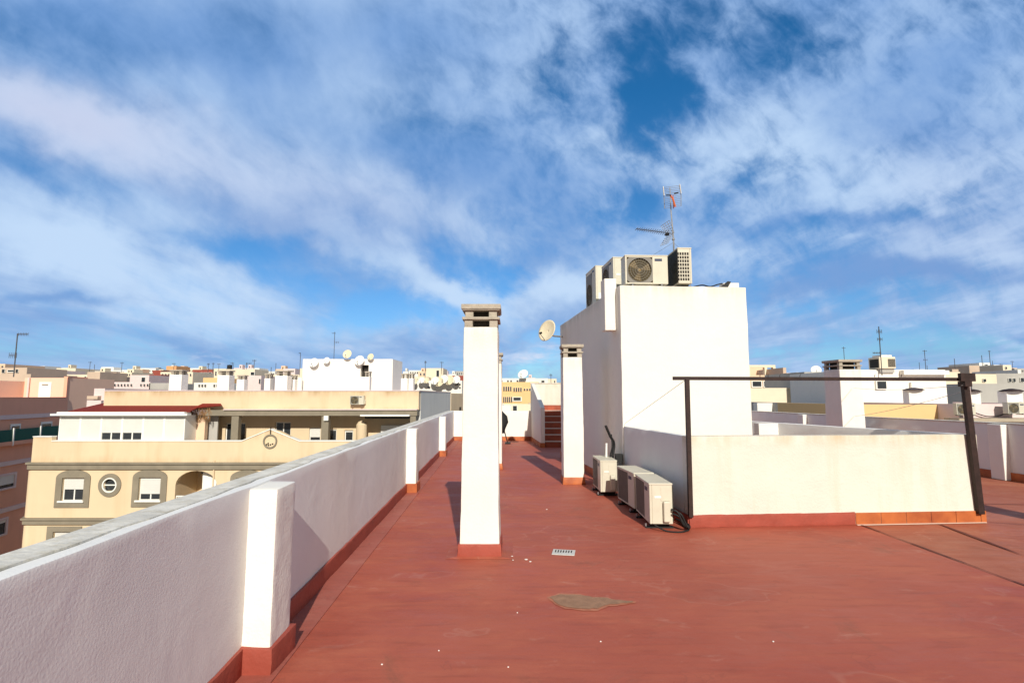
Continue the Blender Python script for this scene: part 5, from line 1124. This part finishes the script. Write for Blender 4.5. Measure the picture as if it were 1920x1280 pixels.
def mushroom(label, x0, x1, ytop, ybot, Y):
    a, b_ = at(x0, ytop, Y)[0], at(x1, ytop, Y)[0]; z0_, z1_ = at(x0, ybot, Y)[1], at(x0, ytop, Y)[1]
    t = thing('chimney', label, 'chimney', ((a+b_)/2, Y, z0_), 0, 'mushroom-capped chimneys of the right-hand house'); c_ = (a+b_)/2; w = b_-a
    MB().slab([(c_-w*.42, Y+.1), (c_+w*.30, Y), (c_+w*.42, Y+w*.7), (c_-w*.3, Y+w*.8)], z0_-1, z1_-.08).build('shaft', WHITE2, t)
    mb = MB(); mb.lathe([(.05, z1_+.02), (w*.35, z1_-.02), (w*.55, z1_-.09), (w*.50, z1_-.10), (.05, z1_-.06)], (c_, Y+w*.3, 0), (0, 0, 1), 20); mb.build('cap', RUST, t, smooth=True)
    return t
mushroom('mushroom-capped chimney left of the right rusty post', 1704, 1736, 727, 757, 23)
mushroom('mushroom-capped chimney just right of the rusty post', 1816, 1843, 730, 757, 22)
mushroom('wide mushroom-capped chimney at the right edge of the view', 1888, 1924, 729, 757, 21.5)
def wall_ac(label, px, py, Y, rz, L_=.58, kind='round'):
    x, z = at(px, py, Y); return make_ac(label, (x, Y, z), rz, kind=kind, L_=L_, H_=.42, D_=.24, foot=.03, group='cooling units on the pinkish wall at right')
wall_ac('cooling unit half hidden behind the right rusty post', 1809, 779, 19.6, R(-15))
wall_ac('cooling unit on the pinkish wall near the right edge', 1902, 777, 19.6, R(-4))
tag(MB().tube(curve([(at(1829, 774, 19.9)[0], 19.9, at(1829, 774, 19.9)[1]), (at(1850, 780, 19.9)[0], 19.9, at(1850, 780, 19.9)[1]), (at(1873, 779, 19.9)[0], 19.9, at(1873, 779, 19.9)[1]), (at(1890, 772, 19.9)[0], 19.9, at(1890, 772, 19.9)[1])]), .02, 6).build('cable', BLACK), 'dark cable sagging along the pinkish wall between cooling units', 'cable')
tag(MB().box(at(1790, 783, 19.5)[0], 19.3, at(1840, 790, 19.5)[1], at(2000, 783, 19.5)[0], 19.99, at(1840, 784, 19.5)[1]).build('stone_ledge', mat('tan stone ledge', (.42, .35, .26), .9)), 'tan ledge under the pinkish wall at right', 'ledge')
# cooling tower on the white house
cx0, cx1 = at(1657, 680, 25.5)[0], at(1688, 680, 25.5)[0]; cz0, cz1 = at(1670, 692, 25.5)[1], at(1670, 668, 25.5)[1]
t = thing('evaporative_cooler', 'boxy grey evaporative cooler with louvred sides on the white house roof', 'cooler', ((cx0+cx1)/2, 26, cz0))
MB().box(cx0+.05, 25.9, cz0-.15, cx1-.02, 26.6, cz0+.05).build('base', FARG, t)
MB().box(cx0, 25.8, cz0+.05, cx1, 26.6, cz1).build('housing', FARC, t, bevel=.02)
mb = MB()
for k in range(9): mb.box((cx0+cx1)/2+.02+k*.04, 25.79, cz0+.12, (cx0+cx1)/2+.045+k*.04, 25.80, cz1-.1)
mb.build('louvre', DARK, t); MB().box(cx0+.15, 25.9, cz1, cx1-.1, 26.5, cz1+.1).build('top_cap', FARW, t)
MB().box(cx0-.01, 25.85, cz0+.1, cx0, 26.5, cz1-.1).build('louvre', DARK, t)
small_aerial('tall aerial with forked arms beside the evaporative cooler', 1653, 612, 692, 25.8, ((.88, -4, 5, 4), (.7, -4, 5, 3), (.38, -14, 1, 2)), r=.022)
small_aerial('thin aerial above the broad chimney cap', 1583, 650, 672, 30, ((.9, -3, 3, 1),), r=.015)
for (l_, p, a, b_, Y_, r_) in (('thin aerial on the skyline left of the rusty bracket', 1736, 656, 693, 60, ((.95, -3, 4, 1), (.5, -3, 4, 2))), ('faint aerial right above the white house end', 1791, 672, 693, 70, ()),
        ('dark flue pipe on the round-windowed far house', 1842, 666, 684, 84, ()), ('aerial pole right of the round-windowed far house', 1857, 657, 684, 84, ((.95, -2, 2, 1),)),
        ('tall aerial on the dish-lined rooftop room', 626, 622, 674, 38, ((.95, -5, 1, 1), (.62, 0, 8, 2))), ('aerial pair on the long cream block, left one', 462, 680, 694, 106, ((.9, -1, 8, 2),)),
        ('aerial pair on the long cream block, right one', 476, 674, 693, 106, ((.9, -3, 3, 2),)), ('thin aerial over the red brick apartments, left one', 390, 681, 696, 120, ((.9, -2, 2, 2),)),
        ('thin aerial over the red brick apartments, right one', 399, 680, 696, 120, ((.9, -2, 2, 1),)), ('thin aerial above the grey capped chimney', 508, 688, 701, 60, ()),
        ('thin aerial over the low cream block right of the pair of chimneys', 797, 676, 706, 90, ((.9, -1, 2, 2),)), ('thin aerial over the cream stair tower', 828, 678, 691, 94, ((.9, -3, 3, 1),)),
        ('thin aerial right of the big white skyline dish', 1033, 700, 716, 74, ((.8, -2, 2, 2),)), ('faint aerial left of the rooftop room', 562, 661, 700, 60, ((.98, -3, 0, 1),))):
    small_aerial(l_, p, a, b_, Y_, r_, r=Y_*.0005)

# dense far rooftops -------------------------------------------------
rs = random.Random(21)
def dense(px0, px1, ytop, ybase, Y0, Y1, n, label):
    for k in range(n):
        w = rs.uniform(9, 24); a = px0+(px1-px0)*(k+rs.uniform(-.3, .3))/n; Y = rs.uniform(Y0, Y1); yt = rs.uniform(ytop, ybase)
        m = rs.choice((FARW, FARW, FARW, FARC, FARC, PTRIM, FARP, FARG)); wins = []
        nw = int(w/4)
        if nw >= 2 and rs.random() < .8: wins = grid(a+1.5, a+w-1.5, nw, yt+2.5, yt+7, 1, .45, .2)
        far(label, a, a+w, yt, Y, m, wins, roof=(Y*.009 if rs.random() < .45 else 0), group=label)
dense(40, 560, 689, 700, 150, 300, 34, 'small pale block among the crowded rooftops on the left horizon')
dense(205, 330, 696, 706, 95, 130, 7, 'small pale block among the crowded rooftops on the left horizon')
dense(755, 870, 694, 703, 120, 200, 8, 'small pale block on the horizon left of the tall chimney')
dense(944, 1044, 708, 714, 110, 180, 5, 'small pale block on the horizon right of the tall chimney')
dense(1720, 1925, 685, 697, 90, 160, 10, 'small pale block crowding the skyline at the right edge')
dense(1405, 1545, 697, 703, 90, 140, 5, 'small pale block peeping over the peach arcade house')
for k in range(16):
    px_ = rs.choice((rs.uniform(60, 560), rs.uniform(60, 560), rs.uniform(1700, 1915))); Y = rs.uniform(90, 160)
    small_aerial('tiny thin aerial sticking up from the far rooftops', px_, rs.uniform(676, 685), 698, Y, ((.92, -3, 3, 1.2),) if rs.random() < .6 else (), group='tiny aerials on the far rooftops', r=Y*.0004)
